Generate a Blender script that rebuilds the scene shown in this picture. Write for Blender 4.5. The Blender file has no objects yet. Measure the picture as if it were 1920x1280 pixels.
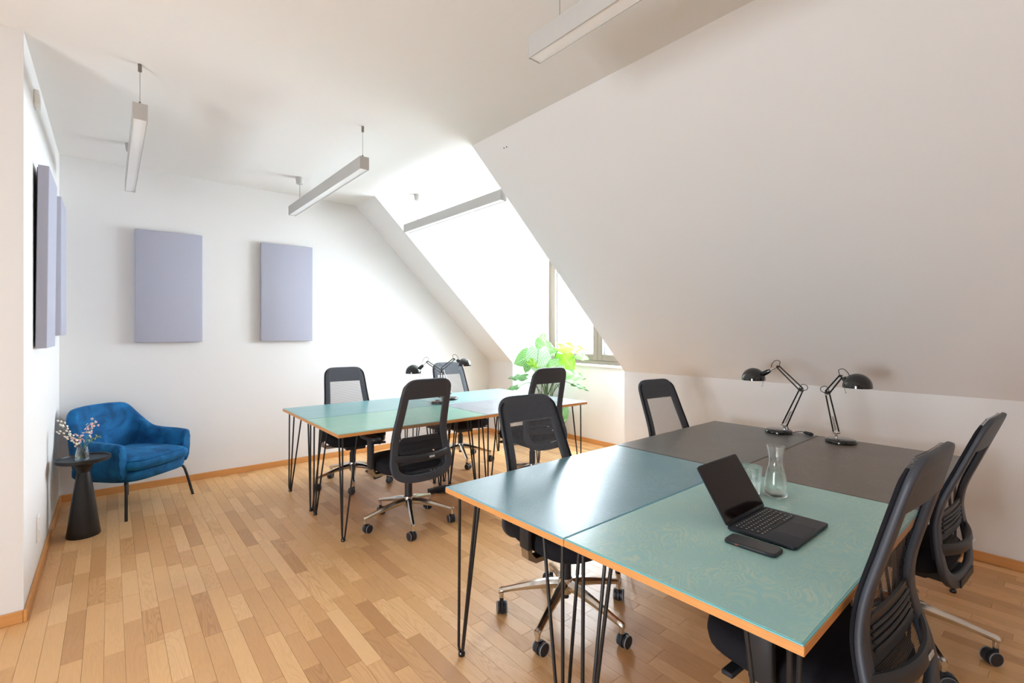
import bpy, bmesh, math, random
from mathutils import Vector, Matrix

random.seed(11)
PI = math.pi
scene = bpy.context.scene
COL = scene.collection
R = math.radians

# ------------------------------------------------------------------ camera
YAW = 39.8253
cam_d = bpy.data.cameras.new('camera')
cam_d.sensor_fit = 'HORIZONTAL'
cam_d.sensor_width = 36.0
cam_d.lens = 903.24 * 36.0 / 1920.0
cam_d.shift_y = -(640.0 - 622.77) / 1920.0
cam_d.clip_start = 0.02
cam = bpy.data.objects.new('camera', cam_d)
COL.objects.link(cam)
cam.location = (0, 0, 1.40)
cam.rotation_euler = (R(90), 0, R(-YAW))
scene.camera = cam

# ------------------------------------------------------------------ sky and exposure
world = bpy.data.worlds.new('sky')
scene.world = world
world.use_nodes = True
bg = world.node_tree.nodes['Background']
bg.inputs['Color'].default_value = (0.825, 0.91, 1.0, 1)
bg.inputs['Strength'].default_value = 10.0
vs = scene.view_settings
vs.view_transform = 'Standard'
vs.look = 'None'
vs.gamma = 1.0
vs.use_curve_mapping = False
vs.exposure = 2.24
cy = scene.cycles
cy.use_denoising = True
cy.max_bounces = 14
cy.diffuse_bounces = 9
cy.glossy_bounces = 5
cy.transmission_bounces = 10
cy.transparent_max_bounces = 24
cy.sample_clamp_indirect = 10.0
cy.caustics_reflective = False
cy.caustics_refractive = False


def portal(name, loc, rot, sx, sy):
    d = bpy.data.lights.new(name, 'AREA')
    d.shape = 'RECTANGLE'
    d.size = sx
    d.size_y = sy
    d.cycles.is_portal = True
    o = bpy.data.objects.new(name, d)
    COL.objects.link(o)
    o.location = loc
    o.rotation_euler = rot
    return o


# daylight portals in the dormer window and the added fill window (they guide the sky's light, they add none)
portal('window_portal', (4.90, 4.0, 1.80), (0, R(90), 0), 1.62, 1.62)
portal('window_portal', (-2.78, 0.65, 1.00), (0, R(-90), 0), 1.6, 1.3)


# ------------------------------------------------------------------ materials
def lin(c):
    def f(v):
        v /= 255.0
        return v / 12.92 if v <= 0.04045 else ((v + 0.055) / 1.055) ** 2.4
    return (f(c[0]), f(c[1]), f(c[2]), 1.0)


class NT:
    def __init__(self, name):
        self.m = bpy.data.materials.new(name)
        self.m.use_nodes = True
        self.t = self.m.node_tree
        self.b = self.t.nodes['Principled BSDF']
        self.out = self.t.nodes['Material Output']

    def n(self, typ, **kw):
        nd = self.t.nodes.new(typ)
        for k, v in kw.items():
            if k.startswith('i_'):
                nd.inputs[k[2:].replace('_', ' ')].default_value = v
            else:
                setattr(nd, k, v)
        return nd

    def l(self, a, b):
        self.t.links.new(a, b)

    def math(self, op, a, b=None, clamp=False):
        nd = self.t.nodes.new('ShaderNodeMath')
        nd.operation = op
        nd.use_clamp = clamp
        for i, v in enumerate((a, b)):
            if v is None:
                continue
            if isinstance(v, (int, float)):
                nd.inputs[i].default_value = v
            else:
                self.l(v, nd.inputs[i])
        return nd.outputs[0]

    def mix(self, fac, a, b):
        nd = self.t.nodes.new('ShaderNodeMix')
        nd.data_type = 'RGBA'
        for sock, v in ((nd.inputs['Factor'], fac), (nd.inputs[6], a), (nd.inputs[7], b)):
            if hasattr(v, 'is_output'):
                self.l(v, sock)
            else:
                sock.default_value = v
        return nd.outputs[2]

    def bump(self, height, strength=0.2, dist=0.002):
        nd = self.n('ShaderNodeBump')
        nd.inputs['Strength'].default_value = strength
        nd.inputs['Distance'].default_value = dist
        self.l(height, nd.inputs['Height'])
        self.l(nd.outputs[0], self.b.inputs['Normal'])


def simple(name, col, rough=0.5, metal=0.0, spec=0.5, noise=0.0, nscale=40.0, bump=0.0, coat=0.0):
    m = NT(name)
    c = lin(col)
    m.b.inputs['Base Color'].default_value = c
    m.b.inputs['Roughness'].default_value = rough
    m.b.inputs['Metallic'].default_value = metal
    m.b.inputs['Specular IOR Level'].default_value = spec
    m.b.inputs['Coat Weight'].default_value = coat
    if noise or bump:
        tc = m.n('ShaderNodeTexCoord')
        nz = m.n('ShaderNodeTexNoise')
        nz.inputs['Scale'].default_value = nscale
        nz.inputs['Detail'].default_value = 4
        m.l(tc.outputs['Object'], nz.inputs['Vector'])
        if noise:
            dk = tuple(v * (1 - noise) for v in c[:3]) + (1,)
            lt = tuple(min(1, v * (1 + noise)) for v in c[:3]) + (1,)
            m.l(m.mix(nz.outputs['Fac'], dk, lt), m.b.inputs['Base Color'])
        if bump:
            m.bump(nz.outputs['Fac'], bump)
    return m.m


def wall_material(name, col):
    m = NT(name)
    geo = m.n('ShaderNodeNewGeometry')
    nz = m.n('ShaderNodeTexNoise')
    nz.inputs['Scale'].default_value = 220
    m.l(geo.outputs['Position'], nz.inputs['Vector'])
    n2 = m.n('ShaderNodeTexNoise')
    n2.inputs['Scale'].default_value = 1.3
    m.l(geo.outputs['Position'], n2.inputs['Vector'])
    c = lin(col)
    m.l(m.mix(n2.outputs['Fac'], tuple(v * .985 for v in c[:3]) + (1,), c), m.b.inputs['Base Color'])
    m.b.inputs['Roughness'].default_value = 0.85
    m.b.inputs['Specular IOR Level'].default_value = 0.25
    m.bump(nz.outputs['Fac'], 0.06, 0.001)
    return m.m


def floor_material():
    m = NT('oak_parquet')
    geo = m.n('ShaderNodeNewGeometry')
    at = m.n('ShaderNodeAttribute', attribute_name='rnd')
    sep = m.n('ShaderNodeSeparateXYZ')
    m.l(at.outputs['Vector'], sep.inputs[0])
    # per-plank shifted coordinates, stretched along the plank
    sc = m.n('ShaderNodeVectorMath', operation='SCALE')
    m.l(at.outputs['Vector'], sc.inputs[0])
    sc.inputs['Scale'].default_value = 37.0
    ad = m.n('ShaderNodeVectorMath', operation='ADD')
    m.l(geo.outputs['Position'], ad.inputs[0])
    m.l(sc.outputs[0], ad.inputs[1])
    st = m.n('ShaderNodeVectorMath', operation='MULTIPLY')
    m.l(ad.outputs[0], st.inputs[0])
    st.inputs[1].default_value = (1.0, 0.13, 1.0)
    # cathedral grain: contour lines of a stretched noise
    nz = m.n('ShaderNodeTexNoise')
    nz.inputs['Scale'].default_value = 13.0
    nz.inputs['Detail'].default_value = 1.5
    nz.inputs['Distortion'].default_value = 0.35
    m.l(st.outputs[0], nz.inputs['Vector'])
    ring = m.math('SINE', m.math('MULTIPLY', nz.outputs['Fac'], 95.0))
    ring = m.math('POWER', m.math('ADD', m.math('MULTIPLY', ring, 0.5), 0.5), 2.5)
    # fine pores
    st2 = m.n('ShaderNodeVectorMath', operation='MULTIPLY')
    m.l(ad.outputs[0], st2.inputs[0])
    st2.inputs[1].default_value = (1.0, 0.035, 1.0)
    fn = m.n('ShaderNodeTexNoise')
    fn.inputs['Scale'].default_value = 420.0
    fn.inputs['Detail'].default_value = 3.0
    m.l(st2.outputs[0], fn.inputs['Vector'])
    ramp = m.n('ShaderNodeValToRGB')
    m.l(sep.outputs[0], ramp.inputs[0])
    e = ramp.color_ramp.elements
    e[0].position = 0.0
    e[0].color = lin((190, 141, 92))
    e[1].position = 1.0
    e[1].color = lin((232, 188, 136))
    for p, c in ((0.12, (207, 158, 106)), (0.35, (217, 169, 115)), (0.7, (225, 178, 123))):
        el = e.new(p)
        el.color = lin(c)
    dark = m.n('ShaderNodeVectorMath', operation='MULTIPLY')
    m.l(ramp.outputs[0], dark.inputs[0])
    dark.inputs[1].default_value = (0.80, 0.73, 0.66)
    # how strong the figure is differs from plank to plank
    amt = m.math('MULTIPLY', m.math('POWER', sep.outputs[1], 1.6), 0.75)
    amt = m.math('ADD', amt, 0.06)
    c1 = m.mix(m.math('MULTIPLY', ring, amt), ramp.outputs[0], dark.outputs[0])
    pore = m.math('MULTIPLY', m.math('SUBTRACT', fn.outputs['Fac'], 0.45, True), 1.3)
    c2 = m.mix(pore, c1, dark.outputs[0])
    # worn, greyed patches where chairs roll and feet pass
    wn = m.n('ShaderNodeTexNoise')
    wn.inputs['Scale'].default_value = 0.9
    wn.inputs['Detail'].default_value = 3.0
    m.l(geo.outputs['Position'], wn.inputs['Vector'])
    wear = m.math('MULTIPLY', m.math('SUBTRACT', wn.outputs['Fac'], 0.52, True), 2.2, True)
    c3 = m.mix(wear, c2, lin((186, 150, 118)))
    m.l(c3, m.b.inputs['Base Color'])
    rg = m.math('ADD', m.math('MULTIPLY', wn.outputs['Fac'], 0.2), 0.27)
    m.l(rg, m.b.inputs['Roughness'])
    m.b.inputs['Specular IOR Level'].default_value = 0.45
    m.bump(fn.outputs['Fac'], 0.08, 0.0006)
    return m.m


def wood_trim(name, c0, c1, axis=(1.0, 0.05, 1.0), scale=60.0):
    m = NT(name)
    geo = m.n('ShaderNodeNewGeometry')
    st = m.n('ShaderNodeVectorMath', operation='MULTIPLY')
    m.l(geo.outputs['Position'], st.inputs[0])
    st.inputs[1].default_value = axis
    nz = m.n('ShaderNodeTexNoise')
    nz.inputs['Scale'].default_value = scale
    nz.inputs['Detail'].default_value = 4
    m.l(st.outputs[0], nz.inputs['Vector'])
    m.l(m.mix(nz.outputs['Fac'], lin(c0), lin(c1)), m.b.inputs['Base Color'])
    m.b.inputs['Roughness'].default_value = 0.42
    return m.m


def stained_top(name, base, line, amount, rough, seed):
    """stained and varnished plywood: swirling rotary-cut veneer figure"""
    m = NT(name)
    geo = m.n('ShaderNodeNewGeometry')
    ad = m.n('ShaderNodeVectorMath', operation='ADD')
    m.l(geo.outputs['Position'], ad.inputs[0])
    ad.inputs[1].default_value = (seed * 3.7, seed * 1.9, 0)
    st = m.n('ShaderNodeVectorMath', operation='MULTIPLY')
    m.l(ad.outputs[0], st.inputs[0])
    st.inputs[1].default_value = (1.0, 1.6, 1.0)
    nz = m.n('ShaderNodeTexNoise')
    nz.inputs['Scale'].default_value = 4.2
    nz.inputs['Detail'].default_value = 3.5
    nz.inputs['Roughness'].default_value = 0.45
    nz.inputs['Distortion'].default_value = 1.1
    m.l(st.outputs[0], nz.inputs['Vector'])
    ring = m.math('SINE', m.math('MULTIPLY', nz.outputs['Fac'], 150.0))
    ring = m.math('ADD', m.math('MULTIPLY', ring, 0.5), 0.5)
    patch = m.n('ShaderNodeTexNoise')
    patch.inputs['Scale'].default_value = 5.0
    patch.inputs['Detail'].default_value = 3
    m.l(ad.outputs[0], patch.inputs['Vector'])
    fine = m.n('ShaderNodeTexNoise')
    fine.inputs['Scale'].default_value = 160.0
    fine.inputs['Detail'].default_value = 2
    m.l(st.outputs[0], fine.inputs['Vector'])
    f = m.math('MULTIPLY', m.math('POWER', ring, 2.0), m.math('MULTIPLY', m.math('SUBTRACT', patch.outputs['Fac'], 0.25, True), 2.2))
    f = m.math('MULTIPLY', f, amount, True)
    b = lin(base)
    bd = tuple(v * 0.86 for v in b[:3]) + (1,)
    c = m.mix(patch.outputs['Fac'], bd, b)
    c = m.mix(f, c, lin(line))
    c = m.mix(m.math('MULTIPLY', fine.outputs['Fac'], 0.18), c, lin(line))
    m.l(c, m.b.inputs['Base Color'])
    m.b.inputs['Roughness'].default_value = rough
    m.b.inputs['Specular IOR Level'].default_value = 0.5
    m.bump(m.math('ADD', ring, fine.outputs['Fac']), 0.05, 0.0008)
    return m.m


def mesh_fabric():
    """open weave of an office chair back: rows of thread with gaps that let light through"""
    m = NT('black_mesh_weave')
    tc = m.n('ShaderNodeTexCoord')
    sep = m.n('ShaderNodeSeparateXYZ')
    m.l(tc.outputs['Object'], sep.inputs[0])
    row = m.math('SINE', m.math('MULTIPLY', sep.outputs[2], 2 * PI / 0.0062))
    row = m.math('ADD', m.math('MULTIPLY', row, 0.5), 0.5)
    a = m.math('ADD', m.math('MULTIPLY', row, 0.5), 0.2)
    tr = m.n('ShaderNodeBsdfTransparent')
    mx = m.n('ShaderNodeMixShader')
    m.l(a, mx.inputs[0])
    m.l(tr.outputs[0], mx.inputs[1])
    m.l(m.b.outputs[0], mx.inputs[2])
    m.l(mx.outputs[0], m.out.inputs[0])
    m.b.inputs['Base Color'].default_value = lin((88, 89, 95))
    m.b.inputs['Roughness'].default_value = 0.55
    return m.m


def thin_glass(name, tint=(1, 1, 1, 1), edge=0.06):
    m = NT(name)
    tr = m.n('ShaderNodeBsdfTransparent')
    tr.inputs[0].default_value = tint
    gl = m.n('ShaderNodeBsdfGlossy')
    gl.inputs['Roughness'].default_value = 0.01
    lw = m.n('ShaderNodeLayerWeight')
    lw.inputs['Blend'].default_value = 0.35
    f = m.math('ADD', m.math('MULTIPLY', m.math('POWER', lw.outputs['Facing'], 2.2), 0.55), edge, True)
    mx = m.n('ShaderNodeMixShader')
    m.l(f, mx.inputs[0])
    m.l(tr.outputs[0], mx.inputs[1])
    m.l(gl.outputs[0], mx.inputs[2])
    m.l(mx.outputs[0], m.out.inputs[0])
    m.t.nodes.remove(m.b)
    return m.m


def real_glass(name, ior, tint):
    m = NT(name)
    g = m.n('ShaderNodeBsdfGlass')
    g.inputs['IOR'].default_value = ior
    g.inputs['Roughness'].default_value = 0.0
    g.inputs['Color'].default_value = tint
    tr = m.n('ShaderNodeBsdfTransparent')
    mx = m.n('ShaderNodeMixShader')
    mx.inputs[0].default_value = 0.6
    m.l(tr.outputs[0], mx.inputs[1])
    m.l(g.outputs[0], mx.inputs[2])
    m.l(mx.outputs[0], m.out.inputs[0])
    m.t.nodes.remove(m.b)
    return m.m


def leaf_material(name, c0, c1, vein):
    m = NT(name)
    uv = m.n('ShaderNodeAttribute', attribute_name='leafuv')
    sep = m.n('ShaderNodeSeparateXYZ')
    m.l(uv.outputs['Vector'], sep.inputs[0])
    av = m.math('ABSOLUTE', sep.outputs[1])
    mid = m.math('LESS_THAN', av, 0.03)
    s = m.math('SINE', m.math('MULTIPLY', m.math('SUBTRACT', sep.outputs[0], m.math('MULTIPLY', av, 0.55)), 2 * PI * 7.5))
    v = m.math('GREATER_THAN', s, 0.88)
    vv = m.math('MAXIMUM', mid, v)
    nz = m.n('ShaderNodeTexNoise')
    nz.inputs['Scale'].default_value = 14
    tc = m.n('ShaderNodeTexCoord')
    m.l(tc.outputs['Object'], nz.inputs['Vector'])
    c = m.mix(nz.outputs['Fac'], lin(c0), lin(c1))
    c = m.mix(m.math('MULTIPLY', vv, 0.75), c, lin(vein))
    m.l(c, m.b.inputs['Base Color'])
    m.b.inputs['Roughness'].default_value = 0.32
    tl = m.n('ShaderNodeBsdfTranslucent')
    m.l(c, tl.inputs[0])
    mx = m.n('ShaderNodeMixShader')
    mx.inputs[0].default_value = 0.28
    m.l(m.b.outputs[0], mx.inputs[1])
    m.l(tl.outputs[0], mx.inputs[2])
    m.l(mx.outputs[0], m.out.inputs[0])
    return m.m


def velvet():
    m = NT('blue_velvet')
    tc = m.n('ShaderNodeTexCoord')
    nz = m.n('ShaderNodeTexNoise')
    nz.inputs['Scale'].default_value = 9
    nz.inputs['Detail'].default_value = 5
    nz.inputs['Distortion'].default_value = 0.6
    m.l(tc.outputs['Object'], nz.inputs['Vector'])
    cr = m.n('ShaderNodeValToRGB')
    m.l(nz.outputs['Fac'], cr.inputs[0])
    cr.color_ramp.elements[0].position = 0.35
    cr.color_ramp.elements[0].color = lin((14, 68, 112))
    cr.color_ramp.elements[1].position = 0.68
    cr.color_ramp.elements[1].color = lin((28, 108, 164))
    m.l(cr.outputs[0], m.b.inputs['Base Color'])
    m.b.inputs['Roughness'].default_value = 0.75
    m.b.inputs['Sheen Weight'].default_value = 0.35
    m.b.inputs['Sheen Roughness'].default_value = 0.35
    m.b.inputs['Sheen Tint'].default_value = lin((110, 180, 225))
    m.b.inputs['Specular IOR Level'].default_value = 0.2
    m.bump(nz.outputs['Fac'], 0.15, 0.006)
    return m.m


M = {}
M['wall'] = wall_material('white_plaster', (230, 229, 228))
M['ceil'] = wall_material('ceiling_plaster', (233, 231, 228))
M['floor'] = floor_material()
M['joint'] = simple('floor_joint', (126, 90, 58), 0.8, noise=0.2)
M['skirt'] = wood_trim('oak_skirting', (196, 134, 74), (222, 164, 100), (0.05, 0.05, 1.0), 90)
M['ply'] = wood_trim('plywood_edge', (196, 126, 66), (228, 166, 100), (0.15, 0.15, 6.0), 70)
M['black_metal'] = simple('black_powder_coat', (26, 26, 28), 0.42, noise=0.15, nscale=90)
M['black_plastic'] = simple('black_plastic', (36, 37, 41), 0.48, noise=0.06, nscale=160, bump=0.05)
M['frame_plastic'] = simple('anthracite_plastic', (56, 59, 67), 0.5, noise=0.05, nscale=180, bump=0.06)
M['gloss_black'] = simple('black_gloss_lacquer', (10, 10, 11), 0.12, noise=0.05, coat=0.5)
M['fabric'] = simple('black_seat_fabric', (30, 29, 33), 0.95, noise=0.35, nscale=420, bump=0.35, spec=0.2)
M['weave'] = mesh_fabric()
M['chrome'] = simple('polished_aluminium', (214, 212, 208), 0.16, 1.0, noise=0.02)
M['steel'] = simple('brushed_steel', (176, 172, 164), 0.3, 1.0, noise=0.05)
M['grey_rim'] = simple('grey_wheel_rim', (128, 128, 130), 0.5, noise=0.05)
M['lamp_alu'] = simple('lamp_aluminium', (180, 178, 174), 0.5, 0.0, noise=0.03)
M['lamp_diff'] = simple('lamp_diffuser', (240, 240, 240), 0.35, noise=0.01)
M['lamp_clip'] = simple('lamp_clip', (128, 120, 112), 0.4, 0.6, noise=0.05)
M['panel'] = simple('lilac_grey_felt', (176, 177, 192), 0.95, noise=0.05, nscale=300, bump=0.1, spec=0.1)
M['white_plastic'] = simple('white_plastic', (236, 234, 230), 0.4, noise=0.02)
M['window_frame'] = simple('taupe_window_frame', (118, 106, 92), 0.5, noise=0.04)
M['sill'] = simple('white_sill', (240, 239, 235), 0.35, noise=0.02)
M['gasket'] = simple('grey_gasket', (110, 116, 128), 0.4, noise=0.04)
M['pane'] = thin_glass('window_glass', (0.97, 0.98, 0.98, 1), 0.03)
M['glass'] = real_glass('clear_glass', 1.48, (0.99, 1.0, 0.995, 1))
M['water'] = real_glass('water', 1.33, (0.96, 0.99, 0.975, 1))
M['velvet'] = velvet()
M['black_wood'] = simple('blackened_mango_wood', (27, 26, 28), 0.4, noise=0.3, nscale=30, bump=0.15)
M['leafA'] = leaf_material('leaf_green', (74, 132, 62), (110, 160, 80), (196, 216, 176))
M['leafB'] = leaf_material('leaf_yellow_green', (100, 156, 36), (132, 182, 48), (170, 208, 100))
M['leafC'] = leaf_material('leaf_pale_sheen', (142, 178, 138), (180, 206, 168), (62, 106, 66))  # whitish base colour paints in the bright sheen on some leaves
M['leafD'] = leaf_material('leaf_deep_green', (48, 100, 44), (76, 128, 56), (120, 164, 104))
M['petiole'] = simple('leaf_stalk', (96, 140, 84), 0.5, noise=0.1)
M['soil'] = simple('potting_soil', (58, 44, 34), 0.95, noise=0.4, nscale=120, bump=0.5)
M['twig'] = simple('brown_twig', (110, 84, 62), 0.8, noise=0.2, nscale=120)
M['catkin'] = simple('cream_catkin', (244, 238, 222), 0.9, noise=0.05, nscale=120, bump=0.2)
M['blossom'] = simple('pale_pink_blossom', (244, 206, 206), 0.8, noise=0.06, nscale=200)
M['green_sprig'] = simple('sprig_green', (150, 164, 84), 0.7, noise=0.2, nscale=80)
M['laptop'] = simple('midnight_aluminium', (38, 40, 47), 0.42, 0.4, noise=0.03, nscale=200)
M['key'] = simple('black_key', (24, 24, 27), 0.55, noise=0.04)
M['legend'] = simple('key_print', (196, 196, 200), 0.6, noise=0.02)
M['screen'] = simple('dark_screen', (20, 8, 9), 0.06, noise=0.02, spec=0.3)
M['phone'] = simple('phone_glass', (30, 31, 34), 0.3, noise=0.04)
M['copper'] = simple('copper_button', (190, 96, 60), 0.35, 0.8, noise=0.05)
M['silver_tag'] = simple('silver_tag', (196, 198, 200), 0.35, 0.5, noise=0.06, nscale=60)
M['facade'] = simple('pale_facade', (226, 220, 208), 0.9, noise=0.04, nscale=2)
M['facade_win'] = simple('far_window_glass', (120, 128, 140), 0.2, noise=0.1, nscale=3)
M['facade_trim'] = simple('facade_cornice', (236, 232, 224), 0.85, noise=0.03, nscale=3)
M['wall_hole'] = simple('drill_hole', (70, 66, 62), 0.9, noise=0.1)
M['roof'] = simple('zinc_roof', (150, 152, 156), 0.6, noise=0.1, nscale=2)

TOPS = {
    'blue': stained_top('top_stain_blue', (98, 146, 160), (160, 190, 196), 0.3, 0.3, 1),
    'green': stained_top('top_stain_green', (144, 198, 200), (204, 212, 180), 0.6, 0.28, 2),
    'grey': stained_top('top_stain_grey', (98, 99, 97), (138, 136, 130), 0.3, 0.32, 3),
    'brown': stained_top('top_stain_brown_grey', (106, 98, 91), (146, 134, 120), 0.4, 0.34, 4),
    'aqua': stained_top('top_stain_aqua', (112, 160, 162), (156, 188, 188), 0.3, 0.3, 5),
    'mint': stained_top('top_stain_mint', (118, 170, 152), (166, 192, 168), 0.35, 0.3, 6),
    'pale': stained_top('top_stain_pale_mint', (142, 178, 176), (176, 198, 196), 0.3, 0.28, 7),
    'lilac': stained_top('top_stain_pale_grey', (146, 152, 160), (180, 186, 192), 0.3, 0.26, 8),
}
RIM = {
    'blue': simple('rim_blue', (120, 178, 198), 0.3, noise=0.04),
    'green': simple('rim_green', (112, 184, 190), 0.3, noise=0.04),
    'grey': simple('rim_grey', (92, 92, 90), 0.3, noise=0.04),
    'brown': simple('rim_brown', (96, 90, 84), 0.3, noise=0.04),
    'aqua': simple('rim_aqua', (140, 178, 182), 0.3, noise=0.04),
    'mint': simple('rim_mint', (150, 196, 182), 0.3, noise=0.04),
    'pale': simple('rim_pale', (170, 200, 198), 0.3, noise=0.04),
    'lilac': simple('rim_lilac', (160, 168, 178), 0.3, noise=0.04),
}


# ------------------------------------------------------------------ mesh helpers
class MB:
    def __init__(self):
        self.v = []
        self.f = []

    def add(self, vs, fs):
        o = len(self.v)
        self.v += [tuple(p) for p in vs]
        self.f += [tuple(i + o for i in f) for f in fs]
        return self

    def box(self, lo, hi):
        x0, y0, z0 = lo
        x1, y1, z1 = hi
        return self.add([(x0, y0, z0), (x1, y0, z0), (x1, y1, z0), (x0, y1, z0), (x0, y0, z1), (x1, y0, z1), (x1, y1, z1), (x0, y1, z1)],
                        [(3, 2, 1, 0), (4, 5, 6, 7), (0, 1, 5, 4), (1, 2, 6, 5), (2, 3, 7, 6), (3, 0, 4, 7)])

    def rbox(self, lo, hi, r=0.005, seg=2):
        bm = bmesh.new()
        bmesh.ops.create_cube(bm, size=1)
        for v in bm.verts:
            v.co = Vector([(lo[i] + hi[i]) / 2 + v.co[i] * (hi[i] - lo[i]) for i in range(3)])
        bmesh.ops.bevel(bm, geom=list(bm.edges), offset=r, segments=seg, profile=0.5, affect='EDGES')
        return self.bm(bm)

    def bm(self, bm):
        bm.verts.index_update()
        self.add([v.co for v in bm.verts], [[v.index for v in f.verts] for f in bm.faces])
        bm.free()
        return self

    def prism(self, poly, axis, a, b):
        """polygon in the two other axes, extruded along axis from a to b"""
        n = len(poly)
        def P(p, t):
            if axis == 0:
                return (t, p[0], p[1])
            if axis == 1:
                return (p[0], t, p[1])
            return (p[0], p[1], t)
        vs = [P(p, a) for p in poly] + [P(p, b) for p in poly]
        fs = [tuple(range(n))[::-1], tuple(range(n, 2 * n))]
        for i in range(n):
            j = (i + 1) % n
            fs.append((i, j, n + j, n + i))
        return self.add(vs, fs)

    def lathe(self, prof, seg=24, c=(0, 0, 0), close=False):
        vs, fs = [], []
        n = len(prof)
        for k in range(seg):
            a = 2 * PI * k / seg
            for r, z in prof:
                vs.append((c[0] + r * math.cos(a), c[1] + r * math.sin(a), c[2] + z))
        for k in range(seg):
            k2 = (k + 1) % seg
            for i in range(n - 1):
                fs.append((k * n + i, k2 * n + i, k2 * n + i + 1, k * n + i + 1))
            if close:
                fs.append((k * n + n - 1, k2 * n + n - 1, k2 * n, k * n))
        return self.add(vs, fs)

    def tube(self, pts, r, seg=8, closed=False, caps=True):
        pts = [Vector(p) for p in pts]
        n = len(pts)
        rs = r if isinstance(r, (list, tuple)) else [r] * n
        tang = []
        for i in range(n):
            if closed:
                t = pts[(i + 1) % n] - pts[i - 1]
            else:
                t = pts[min(i + 1, n - 1)] - pts[max(i - 1, 0)]
            tang.append(t.normalized())
        up = Vector((0, 0, 1)) if abs(tang[0].z) < 0.9 else Vector((1, 0, 0))
        nrm = (up - tang[0] * up.dot(tang[0])).normalized()
        vs, fs = [], []
        for i in range(n):
            nrm = (nrm - tang[i] * nrm.dot(tang[i])).normalized()
            b = tang[i].cross(nrm)
            for k in range(seg):
                a = 2 * PI * k / seg
                vs.append(pts[i] + (nrm * math.cos(a) + b * math.sin(a)) * rs[i])
        m = n if closed else n - 1
        for i in range(m):
            j = (i + 1) % n
            for k in range(seg):
                k2 = (k + 1) % seg
                fs.append((i * seg + k, i * seg + k2, j * seg + k2, j * seg + k))
        if caps and not closed:
            fs.append(tuple(range(seg))[::-1])
            fs.append(tuple(range((n - 1) * seg, n * seg)))
        return self.add(vs, fs)

    def loft(self, rings, cap0=True, cap1=True, closed=True):
        n = len(rings[0])
        vs = [p for r in rings for p in r]
        fs = []
        for i in range(len(rings) - 1):
            for k in range(n if closed else n - 1):
                k2 = (k + 1) % n
                fs.append((i * n + k, i * n + k2, (i + 1) * n + k2, (i + 1) * n + k))
        if cap0:
            fs.append(tuple(range(n))[::-1])
        if cap1:
            fs.append(tuple(range((len(rings) - 1) * n, len(rings) * n)))
        return self.add(vs, fs)

    def ball(self, c, r, seg=8, rings=5, sq=(1, 1, 1)):
        vs = []
        fs = []
        for i in range(rings + 1):
            t = PI * i / rings
            for k in range(seg):
                a = 2 * PI * k / seg
                vs.append((c[0] + r * sq[0] * math.sin(t) * math.cos(a), c[1] + r * sq[1] * math.sin(t) * math.sin(a), c[2] + r * sq[2] * math.cos(t)))
        for i in range(rings):
            for k in range(seg):
                k2 = (k + 1) % seg
                fs.append((i * seg + k, (i + 1) * seg + k, (i + 1) * seg + k2, i * seg + k2))
        return self.add(vs, fs)

    def mesh(self, name, smooth=None):
        me = bpy.data.meshes.new(name)
        me.from_pydata(self.v, [], self.f)
        bm = bmesh.new()
        bm.from_mesh(me)
        bmesh.ops.remove_doubles(bm, verts=bm.verts, dist=1e-6)
        bmesh.ops.recalc_face_normals(bm, faces=bm.faces)
        bm.to_mesh(me)
        bm.free()
        if smooth:
            me.shade_smooth()
            me.set_sharp_from_angle(angle=R(smooth))
        return me

    def build(self, name, mat, parent=None, smooth=None):
        return link(name, self.mesh(name, smooth), mat, parent)


def link(name, me, mat, parent=None):
    if mat is not None and not me.materials:
        me.materials.append(mat)
    o = bpy.data.objects.new(name, me)
    COL.objects.link(o)
    o.parent = parent
    return o


def tag(o, label=None, cat=None, group=None, kind=None):
    if label:
        o['label'] = label
    if cat:
        o['category'] = cat
    if group:
        o['group'] = group
    if kind:
        o['kind'] = kind
    return o


def thing(name, label, cat, loc=(0, 0, 0), rz=0.0, group=None):
    o = bpy.data.objects.new(name, None)
    o.empty_display_size = 0.1
    COL.objects.link(o)
    o.location = loc
    o.rotation_euler = (0, 0, rz)
    return tag(o, label, cat, group)


def struct(o):
    o['kind'] = 'structure'
    return o


def catmull(pts, sub=6, closed=False):
    P = [Vector(p) for p in pts]
    n = len(P)
    out = []
    for i in range(n if closed else n - 1):
        p0 = P[i - 1] if (closed or i > 0) else P[0] * 2 - P[1]
        p1 = P[i]
        p2 = P[(i + 1) % n]
        p3 = P[(i + 2) % n] if (closed or i + 2 < n) else P[n - 1] * 2 - P[n - 2]
        for s in range(sub):
            t = s / sub
            out.append(0.5 * ((2 * p1) + (p2 - p0) * t + (2 * p0 - 5 * p1 + 4 * p2 - p3) * t * t + (3 * p1 - p0 - 3 * p2 + p3) * t ** 3))
    if not closed:
        out.append(P[-1].copy())
    return out


def interp(tab, x):
    if x <= tab[0][0]:
        return tab[0][1]
    for (a, b), (c, d) in zip(tab, tab[1:]):
        if x <= c:
            t = (x - a) / (c - a)
            t = t
            return b + (d - b) * t
    return tab[-1][1]


def superellipse(sx, sy, z, n=32, e=4.0, cy0=0.0):
    out = []
    for k in range(n):
        a = 2 * PI * k / n
        ca, sa = math.cos(a), math.sin(a)
        out.append((sx * math.copysign(abs(ca) ** (2 / e), ca), cy0 + sy * math.copysign(abs(sa) ** (2 / e), sa), z))
    return out


SY, CY = math.sin(R(YAW)), math.cos(R(YAW))

# ================================================================== the room
XL, YN, YB, ZC = -0.3227, 3.3105, 5.4327, 2.8596
XS, XR, ZK = 2.1749, 4.1023, 0.9959
YD0, YD1 = 3.0972, 4.9023
XW = 4.665            # wall under the dormer window
XF = 4.76             # window plane
X0, Y0 = -2.7, -2.9   # unseen ends of the room
XD = 2.286

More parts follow.
